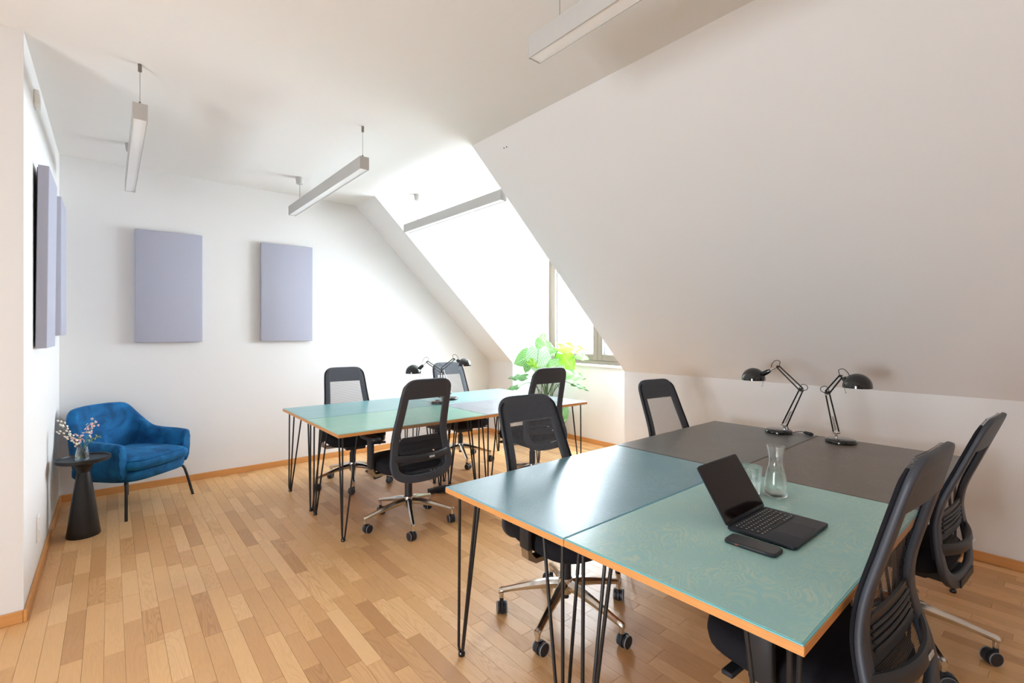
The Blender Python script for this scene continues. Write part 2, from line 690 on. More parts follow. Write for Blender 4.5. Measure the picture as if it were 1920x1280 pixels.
# floor: a sub-floor and oak strips laid one by one
floor = struct(MB().box((X0 - .1, Y0 - .1, -0.12), (4.9, YB + .1, -0.004)).build('floor', M['joint']))

W = 0.0705
planks = []
rnd = random.Random(5)
nrow = int((4.70 - X0) / W) + 1
for i in range(nrow):
    xa = X0 + i * W
    y = Y0 - rnd.uniform(0, 0.45)
    while y < YB:
        ln = rnd.choice((0.28, 0.34, 0.40, 0.46, 0.52)) + rnd.uniform(-0.02, 0.02)
        a, b = max(y, Y0), min(y + ln, YB)
        xb = min(xa + W, XW)
        ymax = YB
        ok = True
        if xb <= XL and a >= YN:
            ok = False
        if xa >= XR + .02 and (b < YD0 or a > YD1):
            ok = False
        if ok and b - a > 0.01 and xb - xa > 0.005:
            planks.append((xa, a, xb, b))
        y += ln


def pix(x, y, z):
    d = x * SY + y * CY
    if d < 0.15:
        return None
    return (960 + 903.24 * (x * CY - y * SY) / d, 622.77 - 903.24 * (z - 1.4) / d)


def seen_area(p):
    xa, a, xb, b = p
    q = [pix(*c, 0) for c in ((xa, a), (xb, a), (xb, b), (xa, b))]
    if any(c is None for c in q):
        return 0
    cx, cyy = sum(c[0] for c in q) / 4, sum(c[1] for c in q) / 4
    if not (-40 < cx < 1960 and cyy < 1310):
        return 0
    # hidden by the two desk groups as seen from here
    if cx > 1180 and cyy > 1000 and cx < 1700 and (cyy - 1075) < (cx - 1180) * 0.45 and cyy < 1215:
        return 0
    return abs(sum(q[k][0] * q[(k + 1) % 4][1] - q[(k + 1) % 4][0] * q[k][1] for k in range(4))) / 2


planks.sort(key=seen_area, reverse=True)
G = 0.0004


def plank_geo(p, dz):
    xa, a, xb, b = p
    xa, a, xb, b = xa + G, a + G, xb - G, b - G
    c = 0.0006
    v = [(xa, a, -0.01), (xb, a, -0.01), (xb, b, -0.01), (xa, b, -0.01),
         (xa, a, dz - c), (xb, a, dz - c), (xb, b, dz - c), (xa, b, dz - c),
         (xa + c, a + c, dz), (xb - c, a + c, dz), (xb - c, b - c, dz), (xa + c, b - c, dz)]
    f = [(8, 9, 10, 11)]
    for k in range(4):
        j = (k + 1) % 4
        f += [(k, j, 4 + j, 4 + k), (4 + k, 4 + j, 8 + j, 8 + k)]
    return v, f


def with_rnd(me, vals):
    at = me.attributes.new('rnd', 'FLOAT_VECTOR', 'POINT')
    at.data.foreach_set('vector', [c for v in vals for c in v])


rest_v, rest_f, rest_r = [], [], []
for k, p in enumerate(planks):
    v, f = plank_geo(p, -rnd.uniform(0, 0.0003))
    r3 = (rnd.random(), rnd.random(), rnd.random())
    if k < 300:
        me = bpy.data.meshes.new('plank')
        me.from_pydata(v, [], f)
        with_rnd(me, [r3] * len(v))
        link('plank', me, M['floor'], floor)
    else:
        o = len(rest_v)
        rest_v += v
        rest_f += [tuple(i + o for i in q) for q in f]
        rest_r += [r3] * len(v)
me = bpy.data.meshes.new('plank_rest')
me.from_pydata(rest_v, [], rest_f)
with_rnd(me, rest_r)
tag(link('plank_field', me, M['floor'], floor), kind='stuff')

# ceiling with the dormer ceiling as its continuation
cl = MB()
cl.box((X0 - .1, Y0 - .1, ZC), (XS, YB + .1, ZC + .12))
cl.box((XS, YD0 - .1, ZC), (XD, YD1 + .1, ZC + .12))
struct(cl.build('ceiling', M['ceil']))
dz = ZC + 0.07
struct(MB().prism([(XD, ZC), (4.9, dz), (4.9, dz + .12), (XD, ZC + .12)], 1, YD0 - .1, YD1 + .1).build('ceiling_dormer', M['ceil']))

# sloping roof wall on both sides of the dormer, with its knee wall
T = 0.14
slope_poly = [(XS, ZC), (XR, ZK), (XR + T, ZK), (XR + T, ZK + .05), (XS + T, ZC + .05), (XS, ZC + .1)]
ws = struct(MB().prism(slope_poly, 1, Y0 - .1, YD0).build('wall_slope', M['wall']))
struct(MB().prism(slope_poly, 1, YD1, YB + .1).build('wall_slope_far', M['wall']))
struct(MB().box((XR, Y0 - .1, -.05), (XR + T, YD0, ZK)).build('wall_knee', M['wall']))
struct(MB().box((XR, YD1, -.05), (XR + T, YB + .1, ZK)).build('wall_knee_far', M['wall']))
for k, (u, v) in enumerate(((945.0, 277.5), (950.0, 275.5))):
    # two old drill holes in the slope: ray to the slope plane x + z*k = const
    a = (u - 960) / 903.24
    dx, dy, dzz = SY + a * CY, CY - a * SY, -(v - 622.77) / 903.24
    kk = (XR - XS) / (ZC - ZK)
    t = (XR + ZK * kk - 1.4 * kk) / (dx + dzz * kk)
    nrm = Vector((-1, 0, -kk)).normalized()
    m_ = MB().lathe([(0, 0.001), (0.005, 0.001), (0.006, -0.002)], 10)
    o = m_.build('drill_hole', M['wall_hole'], ws)
    o.location = Vector((dx * t, dy * t, 1.4 + dzz * t)) + nrm * 0.0005
    o.rotation_euler = nrm.to_track_quat('Z', 'Y').to_euler()

# dormer cheeks
cheek = [(XS + .02, ZC + .2), (XS + .16, ZC - .02), (XR + T - .005, ZK + .03), (XR + T - .005, -.05), (4.9, -.05), (4.9, ZC + .2)]
struct(MB().prism(cheek, 1, YD1 + .0006, YD1 + .1).build('wall_dormer_left', M['wall']))
struct(MB().prism(cheek, 1, YD0 - .1, YD0 - .0006).build('wall_dormer_right', M['wall']))
# front of the dormer: parapet below, header above, slim piers
fr = MB()
fr.box((XW, YD0, -.05), (4.9, YD1, 0.972))
fr.box((XF - .02, YD0, 2.62), (4.9, YD1, ZC + .2))
struct(fr.build('wall_dormer_front', M['wall']))
struct(MB().rbox((XW - 0.03, YD0 + .001, 0.972), (XF + 0.01, YD1 - .001, 0.994), 0.003).build('trim_1', M['sill']))

struct(MB().box((X0 - .1, YB, -.05), (4.9, YB + .12, ZC + .2)).build('wall_back', M['wall']))
struct(MB().box((X0 - .1, YN, -.05), (XL, YB + .05, ZC + .05)).build('wall_left', M['wall']))
# unseen side of the room to the left of the camera, with a window added for fill light
sw = MB()
ys = [Y0 - .1, 0.0, 1.30, YN]
sw.box((X0 - .15, ys[0], -.05), (X0, ys[3], 0.2))
sw.box((X0 - .15, ys[0], 1.8), (X0, ys[3], ZC + .05))
sw.box((X0 - .15, ys[0], 0.2), (X0, ys[1], 1.8))
sw.box((X0 - .15, ys[2], 0.2), (X0, ys[3], 1.8))
struct(sw.build('wall_side', M['wall']))
struct(MB().box((X0 - .1, Y0 - .15, -.05), (XR + .2, Y0, ZC + .1)).build('wall_rear', M['wall']))


def bbox_frame(mb, axis, plane, depth, a0, a1, z0, z1, w):
    """rectangular frame of four bars lying in a plane of constant x (axis 0) or y (axis 1)"""
    def B(p0, p1, q0, q1):
        if axis == 0:
            mb.rbox((plane - depth / 2, p0, q0), (plane + depth / 2, p1, q1), 0.003, 1)
        else:
            mb.rbox((p0, plane - depth / 2, q0), (p1, plane + depth / 2, q1), 0.003, 1)
    B(a0, a0 + w, z0, z1)
    B(a1 - w, a1, z0, z1)
    B(a0 + w, a1 - w, z0, z0 + w)
    B(a0 + w, a1 - w, z1 - w, z1)


def window(name, axis, plane, a0, a1, z0, z1, n_sash, inward):
    root = MB()
    bbox_frame(root, axis, plane, 0.08, a0, a1, z0, z1, 0.055)
    w = struct(root.build(name, M['window_frame']))
    iw = (a1 - a0 - 0.11) / n_sash
    for k in range(n_sash):
        s0 = a0 + 0.055 + k * iw
        sm = MB()
        bbox_frame(sm, axis, plane + inward * 0.022, 0.06, s0 + 0.002, s0 + iw - 0.002, z0 + 0.05, z1 - 0.05, 0.075)
        sash = sm.build('sash', M['window_frame'], w)
        gm = MB()
        bbox_frame(gm, axis, plane + inward * 0.0, 0.03, s0 + 0.072, s0 + iw - 0.072, z0 + 0.12, z1 - 0.12, 0.014)
        gm.build('gasket', M['gasket'], sash)
        pm = MB()
        if axis == 0:
            pm.box((plane - .002, s0 + .07, z0 + .115), (plane + .002, s0 + iw - .07, z1 - .115))
        else:
            pm.box((s0 + .07, plane - .002, z0 + .115), (s0 + iw - .07, plane + .002, z1 - .115))
        pm.build('pane', M['pane'], sash)
    return w


window('window_1', 0, XF + 0.04, YD0 + .012, YD1 - .012, 0.994, 2.62, 2, -1)
window('window_fill', 0, X0 - .06, 0.0, 1.30, 0.2, 1.8, 2, 1)  # added out of view, sized to fill the room with daylight

# skirting boards
hb, tb = 0.058, 0.014


def skirt(name, lo, hi):
    struct(MB().rbox(lo, hi, 0.003, 2).build(name, M['skirt']))


skirt('baseboard_left', (XL, YN - tb, 0), (XL + tb, YB, hb))
skirt('baseboard_front', (X0, YN - tb, 0), (XL, YN, hb))
skirt('baseboard_back', (XL + tb, YB - tb, 0), (XR, YB, hb))
skirt('baseboard_right', (XR - tb, Y0, 0), (XR, YD0 + tb * 0, hb))
skirt('baseboard_knee', (XR - tb, YD1, 0), (XR, YB - tb, hb))
skirt('baseboard_dormer', (XW - tb, YD0, 0), (XW, YD1, hb))
skirt('baseboard_cheek', (XR - tb, YD1 - tb, 0), (XW - tb, YD1, hb))

# ================================================================== things on the walls
def wall_panel(loc, rot, label):
    """felt-covered acoustic panel 0.505 x 1.005 m: felt front folded over a thin backing"""
    p = thing('acoustic_panel', label, 'panel', loc, 0, 'felt acoustic panels')
    p.rotation_euler = rot
    MB().rbox((-.2525, -.050, -.5025), (.2525, -.004, .5025), 0.004, 3).build('felt_cover', M['panel'], p, 40)
    MB().box((-.24, -.006, -.49), (.24, 0, .49)).build('backing', M['black_metal'], p)
    return p


wall_panel((0.4195, YB - .0005, 1.812), (0, 0, 0), 'lilac-grey felt panel on the back wall, above the blue armchair')
wall_panel((1.428, YB - .0005, 1.812), (0, 0, 0), 'lilac-grey felt panel on the back wall, right of the other one')
pn = wall_panel((XL + .010, 3.93, 1.815), (R(0.55), 0, R(90)), 'lilac-grey felt panel on the left wall, nearest to the corner edge')
wall_panel((XL + .001, 5.02, 1.88), (0, 0, R(90)), 'lilac-grey felt panel on the left wall, close to the back corner')

tag(MB().rbox((XL, 3.70, 2.645), (XL + .022, 3.79, 2.735), 0.006, 3).build('wall_sensor', M['white_plastic'], None, 40),
    'small white sensor box high on the left wall', 'sensor')
so = thing('wall_socket', 'white double socket low on the left wall', 'socket', (XL, 3.86, 0.28), 0)
MB().rbox((0, -.04, -.075), (.009, .04, .075), 0.004, 3).build('cover_plate', M['white_plastic'], so, 40)
for dzz in (-.037, .037):
    o = MB().lathe([(0, .006), (.017, .006), (.019, .011), (.021, .011), (.021, .008)], 20).build('outlet', M['white_plastic'], so, 40)
    o.rotation_euler = (0, R(90), 0)
    o.location = (0, 0, dzz)


def pendant(x, y0, y1, zb, zc0, zc1, label, ends=((-1, .03, 'clip'), (1, .25, 'canopy'))):
    """slim aluminium linear pendant lamp: body with end caps, diffuser, two suspensions"""
    w, h = 0.066, 0.088
    L = y1 - y0
    p = thing('linear_pendant_lamp', label, 'lamp', (x, (y0 + y1) / 2, zb), 0, 'linear pendant lamps')
    body = MB()
    hw, hl = w / 2, L / 2
    body.box((-hw, -hl, h - .004), (hw, hl, h))
    body.box((-hw, -hl, 0), (-hw + .004, hl, h - .004))
    body.box((hw - .004, -hl, 0), (hw, hl, h - .004))
    body.build('housing', M['lamp_alu'], p)
    for s in (-1, 1):
        MB().rbox((-hw - .0005, s * hl - .002, -.0005), (hw + .0005, s * hl + .002, h + .0005), .0006, 1).build('end_cap', M['lamp_alu'], p)
    MB().box((-hw + .004, -hl + .002, .003), (hw - .004, hl - .002, .012)).build('diffuser', M['lamp_diff'], p)
    for s, inset, kind in ends:
        yy = s * (hl - inset)
        zt = (zc0 if s < 0 else zc1) - zb
        wire = MB().tube([(0, yy, h), (0, yy, zt)], 0.0016 if kind == 'clip' else 0.003, 6).build('suspension_wire', M['steel'], p, 40)
        MB().lathe([(0, h + .022), (.004, h + .02), (.008, h)], 12, (0, yy, 0)).build('wire_grip', M['lamp_clip'], wire, 40)
        if kind == 'clip':
            MB().lathe([(0, zt - .04), (.009, zt - .04), (.009, zt)], 14, (0, yy, 0)).build('ceiling_clip', M['lamp_clip'], wire, 40)
        else:
            MB().lathe([(0, zt - .062), (.026, zt - .062), (.031, zt - .058), (.038, zt)], 20, (0, yy, 0)).build('canopy', M['lamp_alu'], wire, 40)
    return p


pendant(0.124, 3.285, 5.02, 2.548, ZC, ZC, 'slim grey pendant lamp nearest to the left wall')
pendant(1.375, 3.272, 5.03, 2.548, ZC, ZC, 'slim grey pendant lamp hanging left of the dormer, above the felt panels')
pendant(2.515, 3.125, 4.84, 2.498, ZC + .006, ZC + .006, 'slim grey pendant lamp hanging in front of the bright dormer')
pendant(1.379, -0.24, 1.506, 2.548, ZC, ZC, 'slim grey pendant lamp cut off by the top edge of the picture', ((1, .15, 'clip'), (-1, .25, 'canopy')))


# ================================================================== desks
DH, TH = 0.73, 0.026
HT = DH - TH


def hairpin_mesh():
    m = MB()
    foot = Vector((0.006, 0.006, 0.012))
    tops = [Vector((0.0, 0.0, HT)), Vector((0.105, 0.012, HT)), Vector((0.012, 0.105, HT))]
    offs = [Vector((-.009, -.009, 0)), Vector((.012, -.003, 0)), Vector((-.003, .012, 0))]
    for t, o in zip(tops, offs):
        m.tube([t - Vector((0, 0, .003)), foot + o + Vector((0, 0, .03)), foot + o * .8 + Vector((0, 0, .012)), foot + Vector((0, 0, -.002))], 0.0062, 8)
    m.rbox((-.022, -.022, HT - .005), (.13, .02, HT), .002, 1)
    m.rbox((-.022, .02, HT - .005), (.02, .13, HT), .002, 1)
    return m.mesh('leg', 40)


HAIRPIN = hairpin_mesh()
FOOT = MB().lathe([(0, 0), (.014, 0), (.0155, .004), (.015, .014), (.010, .02), (0, .02)], 14, (.006, .006, 0)).mesh('foot', 40)
HAIRPIN.materials.append(M['black_metal'])
FOOT.materials.append(M['gloss_black'])


def desk(cx, cy, rz, key, label, group, lx=1.2005, ly=0.7015, dz=0.0):
    d = thing('desk', label, 'desk', (cx, cy, 0), rz, group)
    hx, hy = lx / 2, ly / 2
    MB().rbox((-hx, -hy, HT + dz), (hx, hy, DH - .004 + dz), .0012, 1).build('plywood_board', M['ply'], d)
    MB().rbox((-hx + .0015, -hy + .0015, DH - .006 + dz), (hx - .0015, hy - .0015, DH - .001 + dz), .0015, 2).build('stained_rim', RIM[key], d)
    MB().box((-hx + .006, -hy + .006, DH - .003 + dz), (hx - .006, hy - .006, DH + dz)).build('desk_surface', TOPS[key], d)
    for sx, sy, rr in ((-1, -1, 0), (1, -1, 90), (1, 1, 180), (-1, 1, 270)):
        l = link('leg', HAIRPIN, None, d)
        l.location = (sx * (hx - .045), sy * (hy - .045), dz)
        l.rotation_euler = (0, 0, R(rr))
        f = link('foot', FOOT, None, l)
        f.location = (0, 0, -dz)
    return d


g1 = 'desks of the near group'
g2 = 'desks of the far group'


def group_desks(ox, oy, ang, specs, g):
    ca, sa = math.cos(ang), math.sin(ang)
    for ix, iy, key, lab, jz in specs:
        lxp = (ix + .5) * 1.203
        lyp = (iy + .5) * 0.7035
        desk(ox + lxp * ca - lyp * sa, oy + lxp * sa + lyp * ca, ang, key, lab, g, dz=jz)


group_desks(1.136, 0.389, R(0.75), [
    (0, 1, 'blue', 'desk with blue-stained top and plywood edge, left front of the near group', 0),
    (0, 0, 'green', 'desk with swirly green-stained top carrying the laptop, nearest to the viewer', 0.0015),
    (1, 1, 'grey', 'desk with dark grey top and a lamp, beside the blue desk by the low wall', 0),
    (1, 0, 'brown', 'desk with dark brownish-grey top and a lamp, at the right by the low wall', 0)], g1)
group_desks(1.146, 3.154, R(-0.85), [
    (0, 1, 'aqua', 'desk with pale aqua top along the back wall, far left of the far group', 0),
    (0, 0, 'mint', 'desk with mint-green top, front left of the far group', 0),
    (1, 1, 'pale', 'desk with very pale mint top, far right of the far group near the slope', 0),
    (1, 0, 'lilac', 'desk with pale grey top, front right of the far group by the dormer', 0)], g2)


# ================================================================== office chairs
PROF = [(.34, -.218), (.37, -.215), (.42, -.210), (.47, -.204), (.52, -.196), (.57, -.189), (.62, -.187), (.68, -.196), (.74, -.214), (.83, -.250), (.93, -.290), (1.06, -.342)]
_pz = catmull([(z, y, 0) for z, y in PROF], 8)
PROF_S = [(p.x, p.y) for p in _pz]


def back_y(x, z):
    return interp(PROF_S, z) + 0.30 * x * x


def back_n(z):
    e = .01
    dy = (interp(PROF_S, z + e) - interp(PROF_S, z - e)) / (2 * e)
    return Vector((0, -1, dy)).normalized()      # pointing to the rear


HALF = [(0, 1.03), (.10, 1.03), (.138, 1.022), (.157, 1.0), (.163, .972), (.168, .92), (.176, .80), (.186, .70), (.198, .61), (.211, .53), (.218, .485), (.211, .435), (.180, .400), (.13, .381), (.07, .373), (0, .371)]


def half_width(z):
    best = None
    for (x0, z0), (x1, z1) in zip(HALF, HALF[1:]):
        if z1 <= z <= z0 and z0 != z1:
            t = (z0 - z) / (z0 - z1)
            best = x0 + (x1 - x0) * t
            if z > .9 and best < .1:
                continue
            return best
    return .1 if best is None else best


def frame_mesh():
    loop = HALF + [(-x, z) for x, z in HALF[-2:0:-1]]
    path = catmull([(x, z, 0) for x, z in loop], 4, True)
    P = [Vector((p.x, back_y(p.x, p.y), p.y)) for p in path]
    n = len(P)
    rings = []
    for i in range(n):
        t = (P[(i + 1) % n] - P[i - 1]).normalized()
        nn = back_n(P[i].z)
        nn = (nn - t * nn.dot(t)).normalized()
        b = t.cross(nn)
        low = max(0.0, min(1.0, (.62 - P[i].z) / .2))
        w = 0.028
        h = 0.010 + .003 * low
        ring = []
        for k in range(16):
            a = 2 * PI * k / 16
            ca, sa = math.cos(a), math.sin(a)
            ring.append(P[i] + b * (w * math.copysign(abs(ca) ** .42, ca)) + nn * (h * math.copysign(abs(sa) ** .42, sa)))
        rings.append(ring)
    rings.append(rings[0])
    return MB().loft(rings, False, False).mesh('back_frame', 50)


def plate(zs, wfun, thick, off, nx=12):
    """curved plate following the back surface; off>0 lies in front"""
    m = MB()
    grid = {}
    vs = []
    for side in (0, 1):
        for i, z in enumerate(zs):
            hw = wfun(z)
            for k in range(nx + 1):
                x = -hw + 2 * hw * k / nx
                nn = back_n(z)
                p = Vector((x, back_y(x, z), z)) - nn * (off + (thick / 2 if side == 0 else -thick / 2))
                grid[side, i, k] = len(vs)
                vs.append(p)
    fs = []
    nz = len(zs)
    for side in (0, 1):
        for i in range(nz - 1):
            for k in range(nx):
                q = (grid[side, i, k], grid[side, i, k + 1], grid[side, i + 1, k + 1], grid[side, i + 1, k])
                fs.append(q if side else q[::-1])
    for i in range(nz - 1):
        for k in (0, nx):
            fs.append((grid[0, i, k], grid[0, i + 1, k], grid[1, i + 1, k], grid[1, i, k]))
    for k in range(nx):
        for i in (0, nz - 1):
            fs.append((grid[0, i, k], grid[0, i, k + 1], grid[1, i, k + 1], grid[1, i, k]))
    m.add(vs, fs)
    return m


def mesh_sheet():
    zs = [.40 + (1.045 - .40) * i / 32 for i in range(33)]
    nx = 14
    vs, fs = [], []
    for z in zs:
        hw = half_width(min(z, .972)) + .020
        if z > .985:
            t = (z - .985) / .06
            hw -= .05 * (1 - math.sqrt(max(0, 1 - t * t)))
        for k in range(nx + 1):
            x = -hw + 2 * hw * k / nx
            e = max(0, abs(x) / hw - .86) / .14
            p = Vector((x, back_y(x, z), z)) - back_n(z) * (.0195 - .008 * e * e)
            vs.append(p)
    for i in range(len(zs) - 1):
        for k in range(nx):
            a = i * (nx + 1) + k
            fs.append((a, a + 1, a + nx + 2, a + nx + 1))
    return MB().add(vs, fs).mesh('mesh_back', 60)


CH = {}
CH['back_frame'] = (frame_mesh(), M['frame_plastic'])
CH['mesh_back'] = (mesh_sheet(), M['weave'])
CH['head_panel'] = (plate([.925, .94, .96, .98, 1.0, 1.02], lambda z: half_width(min(z, .99)) - .006, .019, 0.0).mesh('head_panel', 50), M['frame_plastic'])
# edge piping of the mesh along the front of the frame
_loop = HALF[2:11]
for s_, key in ((1, 'edge_piping'), (-1, 'edge_piping_l')):
    pts = []
    for p in catmull([(x, z, 0) for x, z in _loop], 4):
        pts.append(Vector((s_ * (p.x + .021), back_y(p.x, p.y), p.y)) - back_n(p.y) * .014)
    CH[key] = (MB().tube(pts, .006, 6).mesh('edge_piping', 50), M['fabric'])
# lumbar pad with ridges
lp = plate([.545, .56, .58, .60, .62, .64, .655], lambda z: .172 - max(0, z - .62) * .9, .008, 0.004)
for zz in (.572, .590, .608, .626):
    pts = []
    for k in range(13):
        x = -.15 + .30 * k / 12
        pts.append(Vector((x, back_y(x, zz), zz)) + back_n(zz) * .003)
    lp.tube(pts, .0045, 6)
CH['lumbar_pad'] = (lp.mesh('lumbar_pad', 50), M['black_plastic'])
lb = MB()
rings = []
for k in range(21):
    x = -.224 + .448 * k / 20
    bulge = .034 * (1 - (x / .224) ** 2)
    zc = .508 + .014 * (x / .224) ** 2
    ring = []
    for j in range(10):
        a = 2 * PI * j / 10
        ring.append(Vector((x, back_y(x, zc) - bulge + .010 * math.copysign(abs(math.cos(a)) ** .7, math.cos(a)), zc + .024 * math.copysign(abs(math.sin(a)) ** .7, math.sin(a)))))
    rings.append(ring)
lb.loft(rings)
CH['lumbar_bar'] = (lb.mesh('lumbar_bar', 50), M['black_plastic'])
CH['maker_tag'] = (MB().rbox((.03, back_y(0, .508) - .0455, .502), (.072, back_y(0, .508) - .042, .515), .001, 1).mesh('maker_tag', 40), M['silver_tag'])
seat_r = [superellipse(.185, .175, .392, 36, 3.2, .04), superellipse(.225, .215, .396, 36, 3.4, .04), superellipse(.243, .235, .412, 36, 3.6, .04),
          superellipse(.248, .240, .440, 36, 3.6, .04), superellipse(.244, .236, .464, 36, 3.6, .04), superellipse(.226, .218, .478, 36, 3.4, .04),
          superellipse(.17, .165, .484, 36, 3.0, .04), superellipse(.06, .06, .483, 36, 2.4, .04)]
CH['seat'] = (MB().loft(seat_r).mesh('seat', 60), M['fabric'])
mech = MB()
mech.rbox((-.09, -.12, .335), (.09, .12, .393), .012, 2)
mech.loft([[(-.085, -.10, .345), (.085, -.10, .345), (.085, -.10, .385), (-.085, -.10, .385)],
           [(-.11, -.232, .352), (.11, -.232, .352), (.11, -.232, .382), (-.11, -.232, .382)]])
CH['mechanism'] = (mech.mesh('mechanism', 40), M['black_plastic'])
lev = MB().tube([(-.08, .05, .368), (-.20, .05, .362)], .006, 8).tube([(-.185, .05, .362), (-.20, .05, .362), (-.225, .05, .361), (-.245, .05, .36)], [.009, .015, .017, .020], 12)
CH['adjusting_knob'] = (lev.mesh('adjusting_knob', 40), M['black_plastic'])
sl = MB().rbox((-.262, .13, .372), (-.10, .165, .388), .004, 1)
CH['seat_lever'] = (sl.mesh('seat_lever', 40), M['black_plastic'])
col = MB().lathe([(0, .10), (.016, .10), (.016, .165), (.027, .17), (.027, .29), (.019, .292), (.019, .345), (0, .345)], 20)
CH['gas_column'] = (col.mesh('gas_column', 40), M['black_plastic'])
hubm = MB().lathe([(0, .125), (.030, .125), (.036, .14), (.037, .185), (.033, .20), (.027, .203)], 24)
CH['hub'] = (hubm.mesh('hub', 40), M['chrome'])
# one arm of the star base, along +x
arm = MB()
rings = []
for x, zc, w, h in ((.025, .170, .024, .021), (.09, .163, .022, .020), (.18, .143, .018, .016), (.26, .122, .0155, .0125), (.305, .110, .015, .011), (.325, .105, .0145, .012), (.334, .100, .011, .012)):
    ring = []
    for a, b in ((-.75, -1), (.75, -1), (1, -.5), (1, .2), (.45, 1), (-.45, 1), (-1, .2), (-1, -.5)):
        ring.append((x, a * w, zc + b * h))
    rings.append(ring)
arm.loft(rings)
arm.lathe([(0, .068), (.011, .068), (.011, .10), (0, .10)], 12, (.321, 0, 0))
CH['base_arm'] = (arm.mesh('base_arm', 35), M['chrome'])
cas = MB()
for s in (-1, 1):
    wheel = MB().lathe([(0, -.009), (.020, -.009), (.0275, -.007), (.0285, 0), (.0275, .007), (.020, .009), (0, .009)], 20)
    vs = [(v[0], v[2] + s * .0165, v[1] + .0285) for v in wheel.v]
    cas.add(vs, wheel.f)
hood = MB().lathe([(.018, -.006), (.031, -.006), (.031, .006), (.018, .006)], 20, close=True)
cas.add([(v[0], v[2], v[1] + .0285) for v in hood.v if True], hood.f)
cas.tube([(.018, 0, .046), (.018, 0, .075)], .010, 10)
CH['caster'] = (cas.mesh('caster', 40), M['black_plastic'])
RIMS = []
for s_ in (-1, 1):
    rg = MB().lathe([(.0275, -.003), (.0288, -.0015), (.0288, .0015), (.0275, .003)], 20, close=True)
    rm = MB().add([(v[0], v[2] + s_ * .0225, v[1] + .0285) for v in rg.v], rg.f).mesh('wheel_rim', 40)
    rm.materials.append(M['grey_rim'])
    RIMS.append(rm)
# armrest: bracket from under the seat, flat post, soft pad
ar = MB()
ar.loft([[(.10, .02, .366), (.10, .075, .366), (.10, .075, .384), (.10, .02, .384)],
         [(.245, .02, .362), (.245, .075, .362), (.245, .075, .384), (.245, .02, .384)],
         [(.284, .02, .385), (.284, .07, .385), (.262, .07, .405), (.262, .02, .405)],
         [(.288, .018, .45), (.288, .068, .45), (.264, .068, .45), (.264, .018, .45)]])
CH['arm_bracket'] = (ar.mesh('arm_bracket', 40), M['steel'])
po = MB().rbox((.263, .008, .425), (.291, .074, .632), .008, 2)
CH['armrest'] = (po.mesh('armrest', 40), M['black_plastic'])
pad_r = [superellipse(.036, .115, .632, 24, 3.5, .05), superellipse(.042, .122, .638, 24, 3.5, .05), superellipse(.042, .122, .648, 24, 3.5, .05), superellipse(.036, .115, .656, 24, 3.5, .05)]
pad_r = [[(p[0] + .275, p[1], p[2]) for p in r] for r in pad_r]
CH['arm_pad'] = (MB().loft(pad_r).mesh('arm_pad', 50), M['black_plastic'])
for k, (me, mt) in CH.items():
    me.materials.append(mt)


def mirror_mesh(me, name):
    m2 = me.copy()
    m2.name = name
    m2.transform(Matrix.Scale(-1, 4, (1, 0, 0)))
    m2.flip_normals()
    return m2


CH['arm_bracket_l'] = (mirror_mesh(CH['arm_bracket'][0], 'arm_bracket'), None)
CH['armrest_l'] = (mirror_mesh(CH['armrest'][0], 'armrest'), None)
CH['arm_pad_l'] = (mirror_mesh(CH['arm_pad'][0], 'arm_pad'), None)


def office_chair(x, y, face, base_ang, label, lift=0.0, seed=0, tilt=0.0):
    """face: direction the sitter looks, degrees counter-clockwise from +y"""
    rs = random.Random(seed)
    c = thing('office_chair', label, 'chair', (x, y, 0), R(face), 'black mesh office chairs')
    def P(key, parent=c, name=None, z=lift):
        o = link(name or key, CH[key][0], None, parent)
        o.location = (0, 0, z)
        if parent is c and key in ('back_frame', 'mesh_back', 'lumbar_pad', 'lumbar_bar'):
            pv = Vector((0, -.19, .5))
            o.rotation_euler = (R(tilt), 0, 0)
            o.location = pv - Matrix.Rotation(R(tilt), 3, 'X') @ pv + Vector((0, 0, z))
        return o
    for k in ('seat', 'back_frame', 'mesh_back', 'mechanism', 'adjusting_knob', 'seat_lever', 'gas_column', 'lumbar_pad', 'lumbar_bar'):
        o = P(k)
        if k == 'back_frame':
            P('head_panel', o, z=0)
            P('edge_piping', o, z=0)
            P('edge_piping_l', o, 'edge_piping', 0)
        if k == 'lumbar_bar':
            P('maker_tag', o, z=0)
    P('hub', z=0)
    for side in ('', '_l'):
        a = P('armrest' + side, name='armrest')
        P('arm_bracket' + side, a, 'arm_bracket', 0)
        P('arm_pad' + side, a, 'arm_pad', 0)
    for k in range(5):
        a = link('base_arm', CH['base_arm'][0], None, c)
        a.rotation_euler = (0, 0, R(base_ang + 72 * k - face))
        w = link('caster', CH['caster'][0], None, a)
        w.location = (.321, 0, 0)
        ang = R(rs.uniform(0, 360))
        w.rotation_euler = (0, 0, ang)
        off = Matrix.Rotation(ang, 3, 'Z') @ Vector((.018, 0, 0))
        w.location = Vector((.321, 0, 0)) - off
        for rm in RIMS:
            wr = link('wheel_rim', rm, None, a)
            wr.location = w.location
            wr.rotation_euler = w.rotation_euler
    return c


